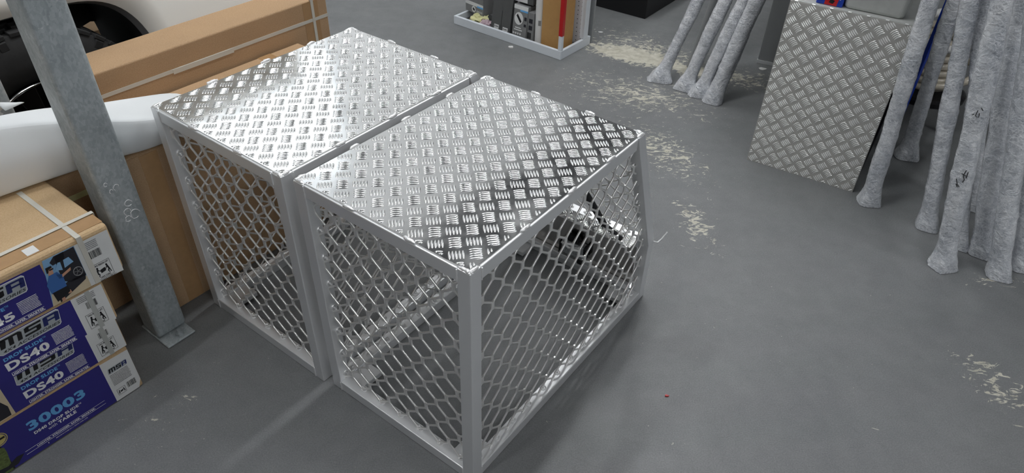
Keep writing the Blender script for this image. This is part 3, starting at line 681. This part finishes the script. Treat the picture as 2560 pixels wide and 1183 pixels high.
fs = [(i*n+k, i*n+(k+1) % n, (i+1)*n+(k+1) % n, (i+1)*n+k) for i in range(len(rows)-1) for k in range(n)]+[tuple(range(n)), tuple((len(rows)-1)*n+k for k in range(n))]
mb.add(vs, fs); t = thing('packing_foam', 'long white foam-wrapped bundle lying across the cartons behind the steel post', 'packing foam', AB(0, 0))
o = mb.build('foam_wrap', M['foam'], t, smooth=True); sm = o.modifiers.new('s', 'SUBSURF'); sm.levels = 2; sm.render_levels = 2
mb = MB(); L = []
for i in range(9):
    u = i/8; an = math.pi*(.1+1.1*u); L.append([(.485+.030*math.cos(an)+j*.014, 1.985+.008*j, .742+.045*math.sin(an)*(1-j*.2)) for j in range(5)])
vs = [p for r_ in L for p in r_]; mb.add(vs, [(i*5+j, i*5+j+1, (i+1)*5+j+1, (i+1)*5+j) for i in range(8) for j in range(4)])
o = mb.build('foam_flap', M['foam'], t, smooth=True); sd = o.modifiers.new('s', 'SOLIDIFY'); sd.thickness = .003

# ---------------------------------------------------------------- steel posts
def post(label, a0, a1, b0, b1, plate=True):
    t = thing('steel_post', label, 'post', AB(a0, b0))
    w_ = a1-a0; d = b1-b0; mb = MB(); mb.box(0, w_, 0, d, .007, 3.2); o = mb.build('post_shaft', M['galv'], t, .011, seg=4)
    if plate:
        mb = MB(); mb.box(-.003, w_-.004, -.052, d+.01, 0, .007); mb.build('base_plate', M['galv'], t, .004)
        mb = MB(); mb.tube([(w_*.55, -.03, .006), (w_*.55, -.03, .017)], .012, 6); mb.tube([(w_*.55, -.03, .017), (w_*.55, -.03, .030)], .006, 8); mb.build('anchor_bolt', M['galv'], t)
        mb = MB(); rng = random.Random(4)   # chalk rings left on the zinc
        for x, z, r_ in ((.045, .56, .008), (.03, .555, .005), (.06, .50, .009), (.05, .475, .010), (.066, .46, .013), (.045, .455, .008), (.022, .58, .005)):
            pts = [(x+r_*(1+.25*rng.uniform(-1, 1))*math.cos(k*.6), -.0006, z+1.1*r_*math.sin(k*.6)) for k in range(rng.choice((8, 10)))]
            mb.tube(pts, .0009, 5)
        mb.build('chalk_mark', M['whiteprint'], t)
    return t
post('galvanised steel post bolted to the floor between the printed cartons and the far cage', .573, .669, 1.762, 1.852)
post('grey galvanised post at the left edge behind the foam bundle', .470, .567, 2.10, 2.13, False)

# ---------------------------------------------------------------- white vehicle
V = thing('vehicle', 'white vehicle with a black wheel arch behind the cartons', 'vehicle', AB(0, 2.45))
ac = .80
def arch(u):                      # u 0..1 from rear foot over the top to front foot
    an = math.pi*(1-u); c, s_ = math.cos(an), math.sin(an); e = .52
    return ac+.385*math.copysign(abs(c)**e, c), .40+.392*abs(s_)**.62
NA = 40; inner = [arch(i/NA) for i in range(NA+1)]
inner = [(inner[0][0], .34)]+inner+[(inner[-1][0], .34)]
def outer(p):
    x, z = p; dx, dz = x-ac, z-.42
    if abs(dx) < 1e-6: return (x, 1.25)
    k = []
    k.append((2.4 if dx < 0 else .98)/abs(dx))
    if dz > 0: k.append(.83/dz)
    if dz < 0: k.append(.08/abs(dz)) if False else None
    m = min(q for q in k if q); return (ac+dx*m, max(.34, .42+dz*m))
outp = [outer(p) for p in inner]; outp[0] = (ac-2.4, .34); outp[-1] = (ac+.98, .34)
K = 8; vs = []
for pi, po in zip(inner, outp):
    for k in range(K+1):
        u = k/K; x = pi[0]+(po[0]-pi[0])*u; z = pi[1]+(po[1]-pi[1])*u
        flare = -.004 if k < 2 else 0
        vs.append((x, flare+.20*max(0, z-.45), z))
mb = MB(); m = len(inner); mb.add(vs, [(i*(K+1)+k, i*(K+1)+k+1, (i+1)*(K+1)+k+1, (i+1)*(K+1)+k) for i in range(m-1) for k in range(K)])
o = mb.build('body_side', M['van_white'], V, smooth=True); sd = o.modifiers.new('s', 'SOLIDIFY'); sd.thickness = .012; sd.offset = 0
mb = MB(); mb.box(ac-2.4, ac+.98, .04, 1.6, 1.225, 1.25); mb.box(ac+.955, ac+.98, .02, 1.6, .34, 1.24); mb.build('body_shell', M['van_white'], V, .01)
mb = MB(); vs = []
for p in inner: yb = .20*max(0, p[1]-.45); vs += [(p[0], yb-.006, p[1]), (ac+(p[0]-ac)*.968, yb+.03, .34+(p[1]-.34)*.968)]
mb.add(vs, [(2*i, 2*i+1, 2*i+3, 2*i+2) for i in range(m-1)]); o = mb.build('arch_lip', M['greyprint'], V, smooth=True)
mb = MB(); vs = []
for p in inner:
    for y, s_ in ((.025+.20*max(0, p[1]-.45), .968), (.20, .95), (.40, .93)): vs.append((ac+(p[0]-ac)*s_, y, .34+(p[1]-.34)*s_))
mb.add(vs, [(3*i+k, 3*i+k+1, 3*i+4+k, 3*i+3+k) for i in range(m-1) for k in range(2)])
o = mb.build('wheel_arch_liner', M['black_plastic'], V, smooth=True)
# inner wall of the arch with its opening, seen past the tyre
hole = [(1.055, .545), (1.085, .583), (1.125, .594), (1.17, .583), (1.222, .545), (1.232, .520), (1.224, .484), (1.17, .47), (1.09, .46)]
mb = MB(); N = 36; hp = []; op = []
cx = 1.10; cz = .525
for k in range(N):
    an = 2*math.pi*k/N; dx, dz = math.cos(an), math.sin(an)
    best = 9
    for i in range(len(hole)):
        x1, y1 = hole[i]; x2, y2 = hole[(i+1) % len(hole)]; ex, ey = x2-x1, y2-y1; den = dx*ey-dz*ex
        if abs(den) < 1e-9: continue
        tt = ((x1-cx)*ey-(y1-cz)*ex)/den; s_ = ((x1-cx)*dz-(y1-cz)*dx)/den
        if tt > 0 and -1e-6 <= s_ <= 1+1e-6: best = min(best, tt)
    hp.append((cx+dx*best, .40, cz+dz*best))
    tx = ((.55 if dx > 0 else .85)/abs(dx)) if abs(dx) > 1e-6 else 9; tz = ((.30 if dz > 0 else .30)/abs(dz)) if abs(dz) > 1e-6 else 9
    q = min(tx, tz); op.append((cx+dx*q, .40, cz+dz*q))
mb.add(hp+op, [(k, (k+1) % N, N+(k+1) % N, N+k) for k in range(N)])
o = mb.build('inner_arch_panel', M['black_plastic'], V); sd = o.modifiers.new('s', 'SOLIDIFY'); sd.thickness = .02
# wheel
TW = Matrix.Translation((.765, .03, .378)) @ Matrix.Rotation(-math.pi/2, 4, 'X')      # axis along +y, z of lathe = depth
mb = MB(); mb.lathe([(.205, .02), (.225, .008), (.27, .0), (.33, .006), (.365, .022), (.366, .05), (.368, .10), (.366, .16), (.35, .185), (.28, .20), (.205, .20)], 64, TW)
ty = mb.build('tyre', M['rubber'], V, smooth=True)
mb = MB()
for k in range(44):
    for j, (z0, z1, off) in enumerate(((.014, .052, 0), (.060, .098, .5), (.108, .146, 0), (.154, .188, .5))):
        T = TW @ Matrix.Rotation((k+off)*2*math.pi/44, 4, 'Z'); mb.box(.360, .378 if 0 < j < 3 else .374, -.019, .017, z0, z1, T)
    T = TW @ Matrix.Rotation((k)*2*math.pi/44, 4, 'Z')
    if k % 2 == 0: mb.box(.330, .358, -.014, .012, .006, .02, T)
mb.build('tread_block', M['rubber'], ty, .002)
mb = MB(); mb.lathe([(.20, .018), (.206, .004), (.198, .0), (.19, .012), (.178, .05), (.17, .11), (.06, .12), (.05, .06), (.0, .055)], 48, TW)
rm = mb.build('rim', M['rim'], V, smooth=True)
mb = MB(); mb.tube([TW @ Vector((.203*math.cos(a), .203*math.sin(a), .001)) for a in [k*math.pi/24 for k in range(48)]], .0025, 6, closed=True); mb.build('rim_edge', M['chrome'], rm, smooth=True)
mb = MB()
for k in range(6):
    T = TW @ Matrix.Rotation(k*math.pi/3+.3, 4, 'Z'); mb.prism([(.05, -.02, .05), (.185, -.035, .02), (.185, .035, .02), (.05, .02, .05)], (0, 0, .03), T)
mb.build('spoke', M['rim'], rm, .004)
mb = MB()
for q in ((1.98, .0, .26, .0), (2.04, .0, .254, .0)):
    mb.tube([TW @ Vector((q[2]*math.cos(-a), q[2]*math.sin(-a), -.001)) for a in [q[0]+.04*k for k in range(7)]], .0012, 5)
mb.build('sidewall_mark', M['gold'], ty)
t = thing('brown_carton', 'brown carton on the floor seen through the wheel arch', 'box', AB(1.02, 3.9))
mb = MB(); mb.box(0, .75, 0, .4, 0, .14); mb.build('carton_body', M['card'], t, .004)
mb = MB(); mb.box(0, .75, -.001, 0, .06, .075); mb.build('strap', M['strap'], t)

# ---------------------------------------------------------------- display stand
GO = Vector((.237, 3.688, 0)); GROT = math.atan2(.797, .604)     # local x = depth, local y = along the stand
t = thing('display_stand', 'white steel display stand with pegboard back and low front lip', 'display stand', GO, GROT)
mb = MB(); mb.box(0, .018, 0, .80, 0, .05); mb.box(.018, .30, 0, .018, 0, .05); mb.box(.018, .30, .782, .80, 0, .05); mb.build('base_lip', M['white_metal'], t, .002)
mb = MB(); mb.box(.018, .30, .018, .782, .004, .012); mb.build('base_tray', M['dark_carton'], t)
mb = MB(); mb.box(.236, .242, .025, .80, .012, 1.5); mb.build('pegboard', M['pegboard'], t)
mb = MB()
for i in range(31):
    for j in range(24):
        y = .035+i*.025; z = .03+j*.025; mb.prism([(.2352, y+.0028*math.cos(k*math.pi/3), z+.0028*math.sin(k*math.pi/3)) for k in range(6)], (.0006, 0, 0))
mb.build('peg_holes', M['hole'], t)['kind'] = 'stuff'
mb = MB(); mb.box(.225, .268, 0, .030, .05, 1.5); mb.build('upright', M['white_metal'], t, .002)
mb = MB(); mb.box(.002, .024, .002, .024, .05, .134); mb.build('corner_upright', M['white_metal'], t, .002)
mb = MB(); mb.box(.001, .025, .001, .025, .134, 1.5); mb.build('red_sleeve', M['red'], t, .002)
def gbox(name, label, x, y, z, dx, dy, dz, mat, tilt=0, rz=0, group=None):
    q = bpy.data.objects.new(name, None); C.objects.link(q); q.empty_display_size = .05
    q.matrix_world = Matrix.Translation(GO) @ Matrix.Rotation(GROT, 4, 'Z') @ Matrix.Translation((x, y, z)) @ Matrix.Rotation(rz, 4, 'Z') @ Matrix.Rotation(tilt, 4, 'Y')
    q['label'] = label; q['category'] = 'box'
    if group: q['group'] = group
    mb = MB(); mb.box(0, dx, -dy, 0, 0, dz); mb.build('carton_body', mat, q, .002); return q
# prints on the faces that look at the aisle (local x = 0, y to the left, so text runs along -y)
FT = Matrix(((0, 1, 0, 0), (-1, 0, 0, 0), (0, 0, 1, 0), (0, 0, 0, 1)))     # (a, y, z) -> (y, -a, z)
q = gbox('product_box', 'grey product box with white band, leftmost in the display stand', .10, .79, .062, .09, .158, .22, M['grey_carton'], 0, -.12)
patch('white_band', (.0, .158, .045, .066), M['white_paper'], q, -.0008, T=FT); patch('blue_band', (.105, .158, .042, .052), M['lightblue'], q, -.0012, T=FT)
mb = MB(); mb.prism([(.075+.017*math.cos(k*math.pi/8), -.0014, .025+.019*math.sin(k*math.pi/8)) for k in range(16)], (0, .0004, 0), FT); mb.build('picture_disc', M['white_paper'], q)
multi('picture_symbol', [[(.066, .022), (.082, .014), (.086, .026), (.07, .036)]], M['blackprint'], q, -.0018, FT)
for i in range(4):
    mb = MB(); x = .105+i*.013; mb.tube([FT @ Vector((x+.0045*math.cos(k*math.pi/5), -.0008, .018+.0045*math.sin(k*math.pi/5))) for k in range(10)], .0008, 5, closed=True); mb.build('round_icon', M['white_paper'], q)
q = gbox('product_box', 'plain dark grey box leaning with two white stickers, centre of the display stand', .055, .553, .024, .045, .143, .20, M['dark_carton'], .17)
multi('white_sticker', [rc(.025, .060, .006, .032), rc(.090, .128, .003, .028)], M['white_paper'], q, -.0008, FT)
multi('sticker_print', [rc(.029, .034, .016, .026), rc(.038, .055, .018, .024), rc(.094, .099, .012, .022), rc(.103, .122, .014, .020)], M['greyprint'], q, -.0012, FT)
multi('lid_slot', [rc(.074, .076, .02, .12)], M['blackprint'], q, -.0008, FT)
q = gbox('product_box', 'grey storage box with a round picture beside the white tube', .050, .388, .024, .075, .10, .185, M['grey_carton'], .12)
patch('white_band', (.0, .10, .160, .183), M['white_paper'], q, -.0008, T=FT); patch('blue_band', (.045, .10, .150, .160), M['lightblue'], q, -.0008, T=FT)
mb = MB(); mb.prism([(.040+.031*math.cos(k*math.pi/10), -.0014, .108+.036*math.sin(k*math.pi/10)) for k in range(20)], (0, .0004, 0), FT); mb.build('picture_disc', M['white_paper'], q)
multi('picture_symbol', [[(.022, .122), (.03, .134), (.062, .096), (.054, .084)]], M['blackprint'], q, -.0018, FT)
multi('printed_text', [rc(.02, .062, .052, .058), rc(.014, .072, .040, .046)], M['white_paper'], q, -.0018, FT)
for i in range(4):
    mb = MB(); x = .012+i*.016; mb.prism([(x+.006*math.cos(k*math.pi/5), -.0012, .022+.006*math.sin(k*math.pi/5)) for k in range(10)], (0, .0004, 0), FT); mb.build('round_icon', M['white_paper'], q)
multi('picture_symbol', [rc(.080, .096, .105, .125), rc(.080, .096, .07, .085)], M['dark'], q, -.0018, FT)
q = gbox('product_box', 'grey printed box half hidden behind the white tube', .06, .286, .024, .07, .045, .16, M['grey_carton'], .05)
barcode(q, (.004, .03, .01, .045), 12, FT); multi('picture_symbol', [rc(.01, .035, .06, .085), rc(.01, .035, .1, .125)], M['dark'], q, -.0012, FT)
q = gbox('product_box', 'black and white boxed set lying above the grey boxes in the stand', .09, .42, .215, .12, .15, .05, M['dark_carton'])
patch('white_panel', (.0, .11, .004, .046), M['white_paper'], q, -.0008, T=FT); multi('picture_symbol', [rc(.045, .055, .02, .04), rc(.06, .075, .02, .04)], M['gold'], q, -.0012, FT)
q = gbox('tall_carton', 'tall plain kraft carton standing in the corner of the display stand', .060, .182, .012, .13, .13, 1.1, M['kraft'])
mb = MB(); mb.box(.13, .131, -.12, -.01, .3, .32); mb.build('packing_tape', M['tape'], q)
q = thing('mailing_tube', 'white cardboard tube standing between grey boxes and kraft carton', 'tube', GO+Vector((.604, .797, 0))*.085+Vector((-.797, .604, 0))*.212+Vector((0, 0, .012)), GROT)
mb = MB(); mb.tube([(0, 0, 0), (0, .004, 1.1)], .027, 28); o = mb.build('tube_body', M['tube_white'], q, smooth=True); 
mb = MB()
for k in range(7): an = math.pi+.25+k*.085; mb.box(-.0272, -.0268, -.0006, .0006, .115, .145, Matrix.Rotation(an-math.pi, 4, 'Z'))
mb.build('barcode', M['blackprint'], q)
def crumple(name, label, cx, cy, cz, sx, sy, sz, mat, seed):
    bm = bmesh.new(); bmesh.ops.create_icosphere(bm, subdivisions=3, radius=1)
    for v in bm.verts:
        nn = noise.noise(v.co*2.2+Vector((seed, 0, 0)))*.55+noise.noise(v.co*5+Vector((seed, 3, 0)))*.2
        v.co *= 1+nn; v.co = Vector((v.co.x*sx, v.co.y*sy, max(-.55, v.co.z)*sz))
    me = bpy.data.meshes.new(name); bm.to_mesh(me); bm.free(); me.materials.append(mat)
    o = bpy.data.objects.new(name, me); C.objects.link(o); o.matrix_world = Matrix.Translation(GO) @ Matrix.Rotation(GROT, 4, 'Z') @ Matrix.Translation((cx, cy, cz)); return tag(o, label, 'wrapper')
crumple('plastic_wrapper', 'crumpled pale yellow packet in the stand under the grey box', .085, .665, .040, .045, .055, .032, M['yellow'], 1)
crumple('plastic_wrapper', 'crumpled pink and grey film in the stand beside the dark box', .066, .595, .030, .04, .038, .024, M['pink'], 5)
# panels and black counter behind the stand
t = thing('panel_sheet', 'narrow dark grey sheet standing on edge behind the display stand', 'panel', Vector((.418, 3.945, 0)), GROT)
mb = MB(); mb.box(0, .014, -.010, .28, 0, 1.2); mb.build('sheet', M['grey_sheet'], t, .001); mb = MB(); mb.box(.0162, .05, .04, .30, 0, 1.2); mb.build('backing', M['black_plastic'], t)
t = thing('black_counter', 'black counter base on the floor beyond the wrapped poles', 'counter', Vector((.795, 4.348, 0)), math.atan2(.367, .257))
mb = MB(); mb.box(0, .9, 0, .8, .0, .9); mb.build('counter_body', M['plinth'], t, .003)
t = thing('steel_cabinet', 'grey steel cabinet side standing behind the dull tread plate cage', 'cabinet', Vector((1.352, 3.745, 0)), -.42)
mb = MB(); mb.box(0, .8, 0, .5, .02, 1.4); mb.build('cabinet_body', M['grey_sheet'], t, .004)
mb = MB(); mb.box(-.002, .802, -.004, .5, 0, .02); mb.build('bottom_edge', M['alu'], t, .001)

# ---------------------------------------------------------------- wrapped poles
def pole(label, x, y, az, k, r, L, foot, fl, seed, tint=1, group=None):
    """leaning bubble-wrapped pole with a flared flat foot"""
    d = Vector((math.cos(math.radians(az))*k, math.sin(math.radians(az))*k, 1)).normalized()
    n_, N_ = 40, int(L/.011); vs = []
    ux = Vector((math.cos(foot), math.sin(foot), 0)); uy = Vector((-ux.y, ux.x, 0))
    e1 = (ux-d*ux.dot(d)).normalized(); e2 = d.cross(e1)
    rng = random.Random(seed)
    for i in range(N_+1):
        s = i*L/N_; f = math.exp(-(s/.055)**2); ff = math.exp(-(s/.03)**4)
        c = d*s
        rb = r*(1+.05*math.sin(s*16+seed)+.05*noise.noise(Vector((s*7, seed*3.1, 0))))
        sx = rb*(1+fl*f); sy = rb*(1+fl*.45*f)
        ax = (e1*(1-ff)+ux*ff).normalized(); ay = (e2*(1-ff)+uy*ff).normalized()
        if s < .03: c.z = max(c.z, .002)
        for j in range(n_):
            an = 2*math.pi*j/n_; cs, sn = math.cos(an), math.sin(an)
            pw = 1-.45*f; qx = math.copysign(abs(cs)**pw, cs); qy = math.copysign(abs(sn)**pw, sn)
            P0 = Vector((cs*1.2+seed*7, sn*1.2, s*9)); tw = Vector((math.cos(an+s*20)*3+seed, math.sin(an+s*20)*3, s*22))
            h = .10*noise.noise(P0)+.07*noise.noise(tw)+.035*noise.noise(tw*2.7)
            sp = ((an/(2*math.pi)*.12+s) % .12)/.12; h += .05*math.exp(-((sp-.5)/.06)**2)
            p = c+ax*(sx*qx*(1+h))+ay*(sy*qy*(1+h))
            p.z = max(p.z, .001)
            vs.append(p)
    fs = [(i*n_+k_, i*n_+(k_+1) % n_, (i+1)*n_+(k_+1) % n_, (i+1)*n_+k_) for i in range(N_) for k_ in range(n_)]+[tuple(range(n_))[::-1], tuple(N_*n_+k_ for k_ in range(n_))]
    mb = MB(); mb.add(vs, fs); o = mb.build('wrapped_pole', M['wrap'], smooth=True); o.location = (x, y, 0)
    return tag(o, label, 'wrapped pole', group)
G1, G2 = 'bubble-wrapped poles beyond the cages', 'bubble-wrapped poles by the hose reel'
pole('wrapped pole with a pointed foot, standing apart left of the group of three', .760, 3.478, 20, .356, .030, 1.5, 2.9, 1.1, 1, group=G1)
pole('wrapped pole with the most leftward foot of the tight group of three', .880, 3.385, 20, .294, .033, 1.5, 2.6, .7, 2, group=G1)
pole('wrapped pole in the middle of the tight group of three', .945, 3.318, 20, .290, .034, 1.5, 2.9, .7, 3, group=G1)
pole('wrapped pole in front of the tight group of three, foot nearest the cages', .998, 3.250, 20, .238, .038, 1.5, 2.7, .35, 4, group=G1)
pole('wrapped pole leaning against the right edge of the dull tread plate cage', 1.470, 2.388, 130, .088, 0.0310, 1.7, 0.0, .45, 5, group=G2)
pole('dim wrapped pole leaning in front of the hose coil', 1.785, 2.765, 130, .103, 0.0310, 1.7, 2.9, .7, 6, group=G2)
pole('wrapped pole on the left of the right-hand cluster, foot behind the marked pole', 1.640, 2.230, 132, .222, 0.0295, 1.75, 2.7, .35, 7, group=G2)
pole('thin wrapped pole squeezed between the left and marked poles', 1.712, 2.115, 114, .37, 0.0260, 1.75, 2.6, .3, 8, group=G2)
R5 = pole('wrapped pole with black handwritten marks, in front of the cluster', 1.592, 1.990, 130, .213, 0.0335, 1.8, .2, .35, 9, group=G2)
pole('thick wrapped pole with wide blunt foot right of the marked pole', 1.775, 2.075, 130, .290, 0.0340, 1.8, 2.6, .3, 10, group=G2)
pole('wrapped pole with a stepped square foot nearest the camera on the right', 1.775, 1.945, 130, .311, 0.0310, 1.8, 2.8, .45, 11, group=G2)
pole('wrapped pole at the right edge of the photo', 1.885, 2.000, 130, .346, 0.0340, 1.8, 2.8, .25, 12, group=G2)
pole('short-footed wrapped pole far behind the marked pole', 2.005, 2.600, 130, .309, 0.0250, 1.7, .3, .3, 13, group=G2)
pole('wrapped pole whose foot peeks between the marked and thick poles', 1.890, 2.375, 125, .335, 0.0240, 1.7, 2.6, .4, 14, group=G2)
pole('wrapped pole hidden behind the thick pole with only its side showing', 2.065, 2.465, 128, .312, 0.0260, 1.7, .3, .3, 15, group=G2)
# handwriting on the marked pole
dd = Vector((math.cos(math.radians(130))*.213, math.sin(math.radians(130))*.213, 1)).normalized(); vd = Vector((-.62, -.78, 0))
def on_pole(s, u): 
    sd_ = Vector((.78, -.62, 0)); off = vd*(.0385*math.sqrt(max(0, 1-(u/.042)**2)))+sd_*u
    return dd*s+off
for grp in (([(.37, -.012), (.352, -.006), (.345, .002)], [(.352, -.010), (.342, -.004)]), ([(.41, .012), (.39, .006), (.375, .012), (.365, .008)], [(.395, .0), (.39, .014)], [(.405, .018), (.382, .016)]),
            ([(.62, .006), (.60, .002), (.598, .012), (.612, .012)], [(.63, .014), (.622, .020)], [(.605, -.002), (.60, -.008)])):
    mb = MB()
    for str_ in grp: mb.tube([on_pole(s, u) for s, u in str_], .0014, 5)
    mb.build('marker_writing', M['blackprint'], R5)
t = thing('conduit_pipe', 'smooth grey plastic pipe leaning behind the group of three wrapped poles', 'pipe', Vector((.97, 3.66, 0)), 0)
mb = MB(); mb.tube([(0, 0, .0), (.06, .02, .35), (.13, .05, .75), (.20, .07, 1.2)], .032, 20); mb.build('pipe_body', M['grey_sheet'], t, smooth=True)

# ---------------------------------------------------------------- things on and behind the end-standing cage
def on_cage(a, d, z=.7225): return O3+d1*a+d2*d+Vector((0, 0, z))
rz3 = math.atan2(-d1.y, -d1.x)
t = thing('storage_tub', 'grey scuffed plastic tub on top of the dull tread plate cage', 'tub', on_cage(.262, .03), rz3)
mb = MB(); vs = []
for z, g in ((0, .0), (.012, -.004), (.17, -.012)):
    for x, y in ((.012-g*-1*0, 0), (.19, 0), (.204, .012), (.204+0, .26), (.0, .26), (0, .012)): vs.append((x+(g if x < .1 else -g), y+(g if y < .1 else -g), z))
mb.add(vs, [(k, (k+1) % 6, 6+(k+1) % 6, 6+k) for k in range(6)]+[(6+k, 6+(k+1) % 6, 12+(k+1) % 6, 12+k) for k in range(6)]+[tuple(range(6))[::-1]])
mb.build('tub_body', M['tub'], t, .006)
mb = MB(); mb.box(-.02, .224, -.02, .28, .165, .18); mb.build('tub_rim', M['tub'], t, .006)
t = thing('small_box', 'small red and blue box beside the grey tub on the cage', 'box', on_cage(.365, .02), rz3)
mb = MB(); mb.box(0, .096, 0, .10, 0, .06); mb.build('carton_body', M['blue_plastic'], t, .003)
multi('red_print', [[(.03, 0.002), (.075, .002), (.082, .058), (.032, .058)]], M['red'], t, -.0006)
multi('white_print', [rc(.004, .024, .030, .034), rc(.004, .026, .022, .026), [(.076, .03), (.084, .026), (.09, .038), (.082, .044)]], M['whiteprint'], t, -.0010)
multi('dark_print', [[(.045, .012), (.06, .008), (.066, .02), (.05, .026)]], M['blackprint'], t, -.0010)
t = thing('garden_hose', 'coil of clear braided hose hanging behind the wrapped poles', 'hose', Vector((1.985, 3.17, 0)), 0)
mb = MB(); pts = []
for k in range(0, 7*20):
    u = k/20; an = 2*math.pi*u; pts.append((-.10*math.cos(an), -.10*math.sin(an), .19+u*.036))
mb.tube(pts, .0175, 12); mb.build('hose_coil', M['hose'], t, smooth=True)
mb = MB(); mb.tube([(-.02+.115*math.cos(a), -.03+.115*math.sin(a), .455+.05*math.sin(a+.6)) for a in [k*math.pi/12 for k in range(24)]], .017, 12, closed=True); mb.build('top_loop', M['tube_white'], t, smooth=True)
mb = MB(); mb.tube([(.06+.12*math.cos(a), -.05+.10*math.sin(a),   .25+.05*math.cos(a)) for a in [k*math.pi/12 for k in range(24)]], .0175, 12, closed=True); mb.build('hose_loop', M['hose'], t, smooth=True)
mb = MB()
for i in range(6):
    for an in (3.6, 4.2, 4.8):
        mb.tube([(-.119*math.cos(an+j*.05+.1*math.sin(j)), -.119*math.sin(an+j*.05), .20+i*.036+j*.006) for j in range(5)], .0012, 5)
mb.build('braid_line', M['hose_line'], t)
t = thing('stool', 'round black stool under the hose coil', 'stool', Vector((1.985, 3.17, 0)), 0)
mb = MB(); mb.lathe([(0, .165), (.17, .165), (.185, .155), (.185, .135), (.17, .125), (0, .125)], 40); mb.build('seat', M['blacksteel_shade'], t, smooth=False)
for k in range(4):
    a = k*math.pi/2+.4; mb = MB(); mb.tube([(.12*math.cos(a), .12*math.sin(a), .125), (.19*math.cos(a), .19*math.sin(a), .002)], .011, 10); mb.build('leg', M['blacksteel_shade'], t, smooth=True)
t = thing('blue_panel', 'thin blue board standing behind the pole that leans on the cage', 'panel', Vector((1.842, 3.02, 0)), .45)
mb = MB(); mb.box(0, .018, 0, .02, 0, 1.1); mb.build('board', M['blue_plastic'], t, .002)
t = thing('shade_rack', 'unseen rack with a board, added to shade the floor behind the poles', 'rack', Vector((1.55, 5.6, 0)), 0)  # added out of view to cast shade behind the right-hand poles
for x in (0.05, .70):
    mb = MB(); mb.box(x, x+.08, 0, .1, 0, 2.2); mb.build('upright', M['galv'], t, .004)
    mb = MB(); mb.box(x, x+.06, -2.6, 0, 1.46, 1.50); mb.build('arm', M['galv'], t, .004)
mb = MB(); mb.box(-.40, .80, -2.62, -1.3, 1.501, 1.53); mb.build('shade_board', M['kraft'], t, .002)
# small litter
for i, (x, y, c) in enumerate(((.403, 1.404, 'a'),)): pass
def scrap(name, label, x, y, r_, mat, seed, h=.004, cat='litter'):
    rng = random.Random(seed); pts = [(x+r_*rng.uniform(.5, 1.2)*math.cos(k*.9), y+r_*rng.uniform(.3, .9)*math.sin(k*.9), .0005) for k in range(7)]
    mb = MB(); mb.prism(pts, (0, 0, h)); o = mb.build(name, mat); return tag(o, label, cat)
scrap('red_scrap', 'tiny red plastic scrap on the floor right of the near cage', .475, 1.345, .006, M['red'], 2)
scrap('plastic_scrap', 'clear plastic shred on the floor against the display stand lip', -.045, 3.84, .022, M['tube_white'], 3, .006)
scrap('plastic_scrap', 'pale scrap on the floor in front of the black counter', .50, 4.11, .018, M['tube_white'], 4, .002)
scrap('plastic_scrap', 'torn film scrap on the floor at the foot of the grey steel cabinet', 1.36, 3.66, .025, M['tube_white'], 6, .004)
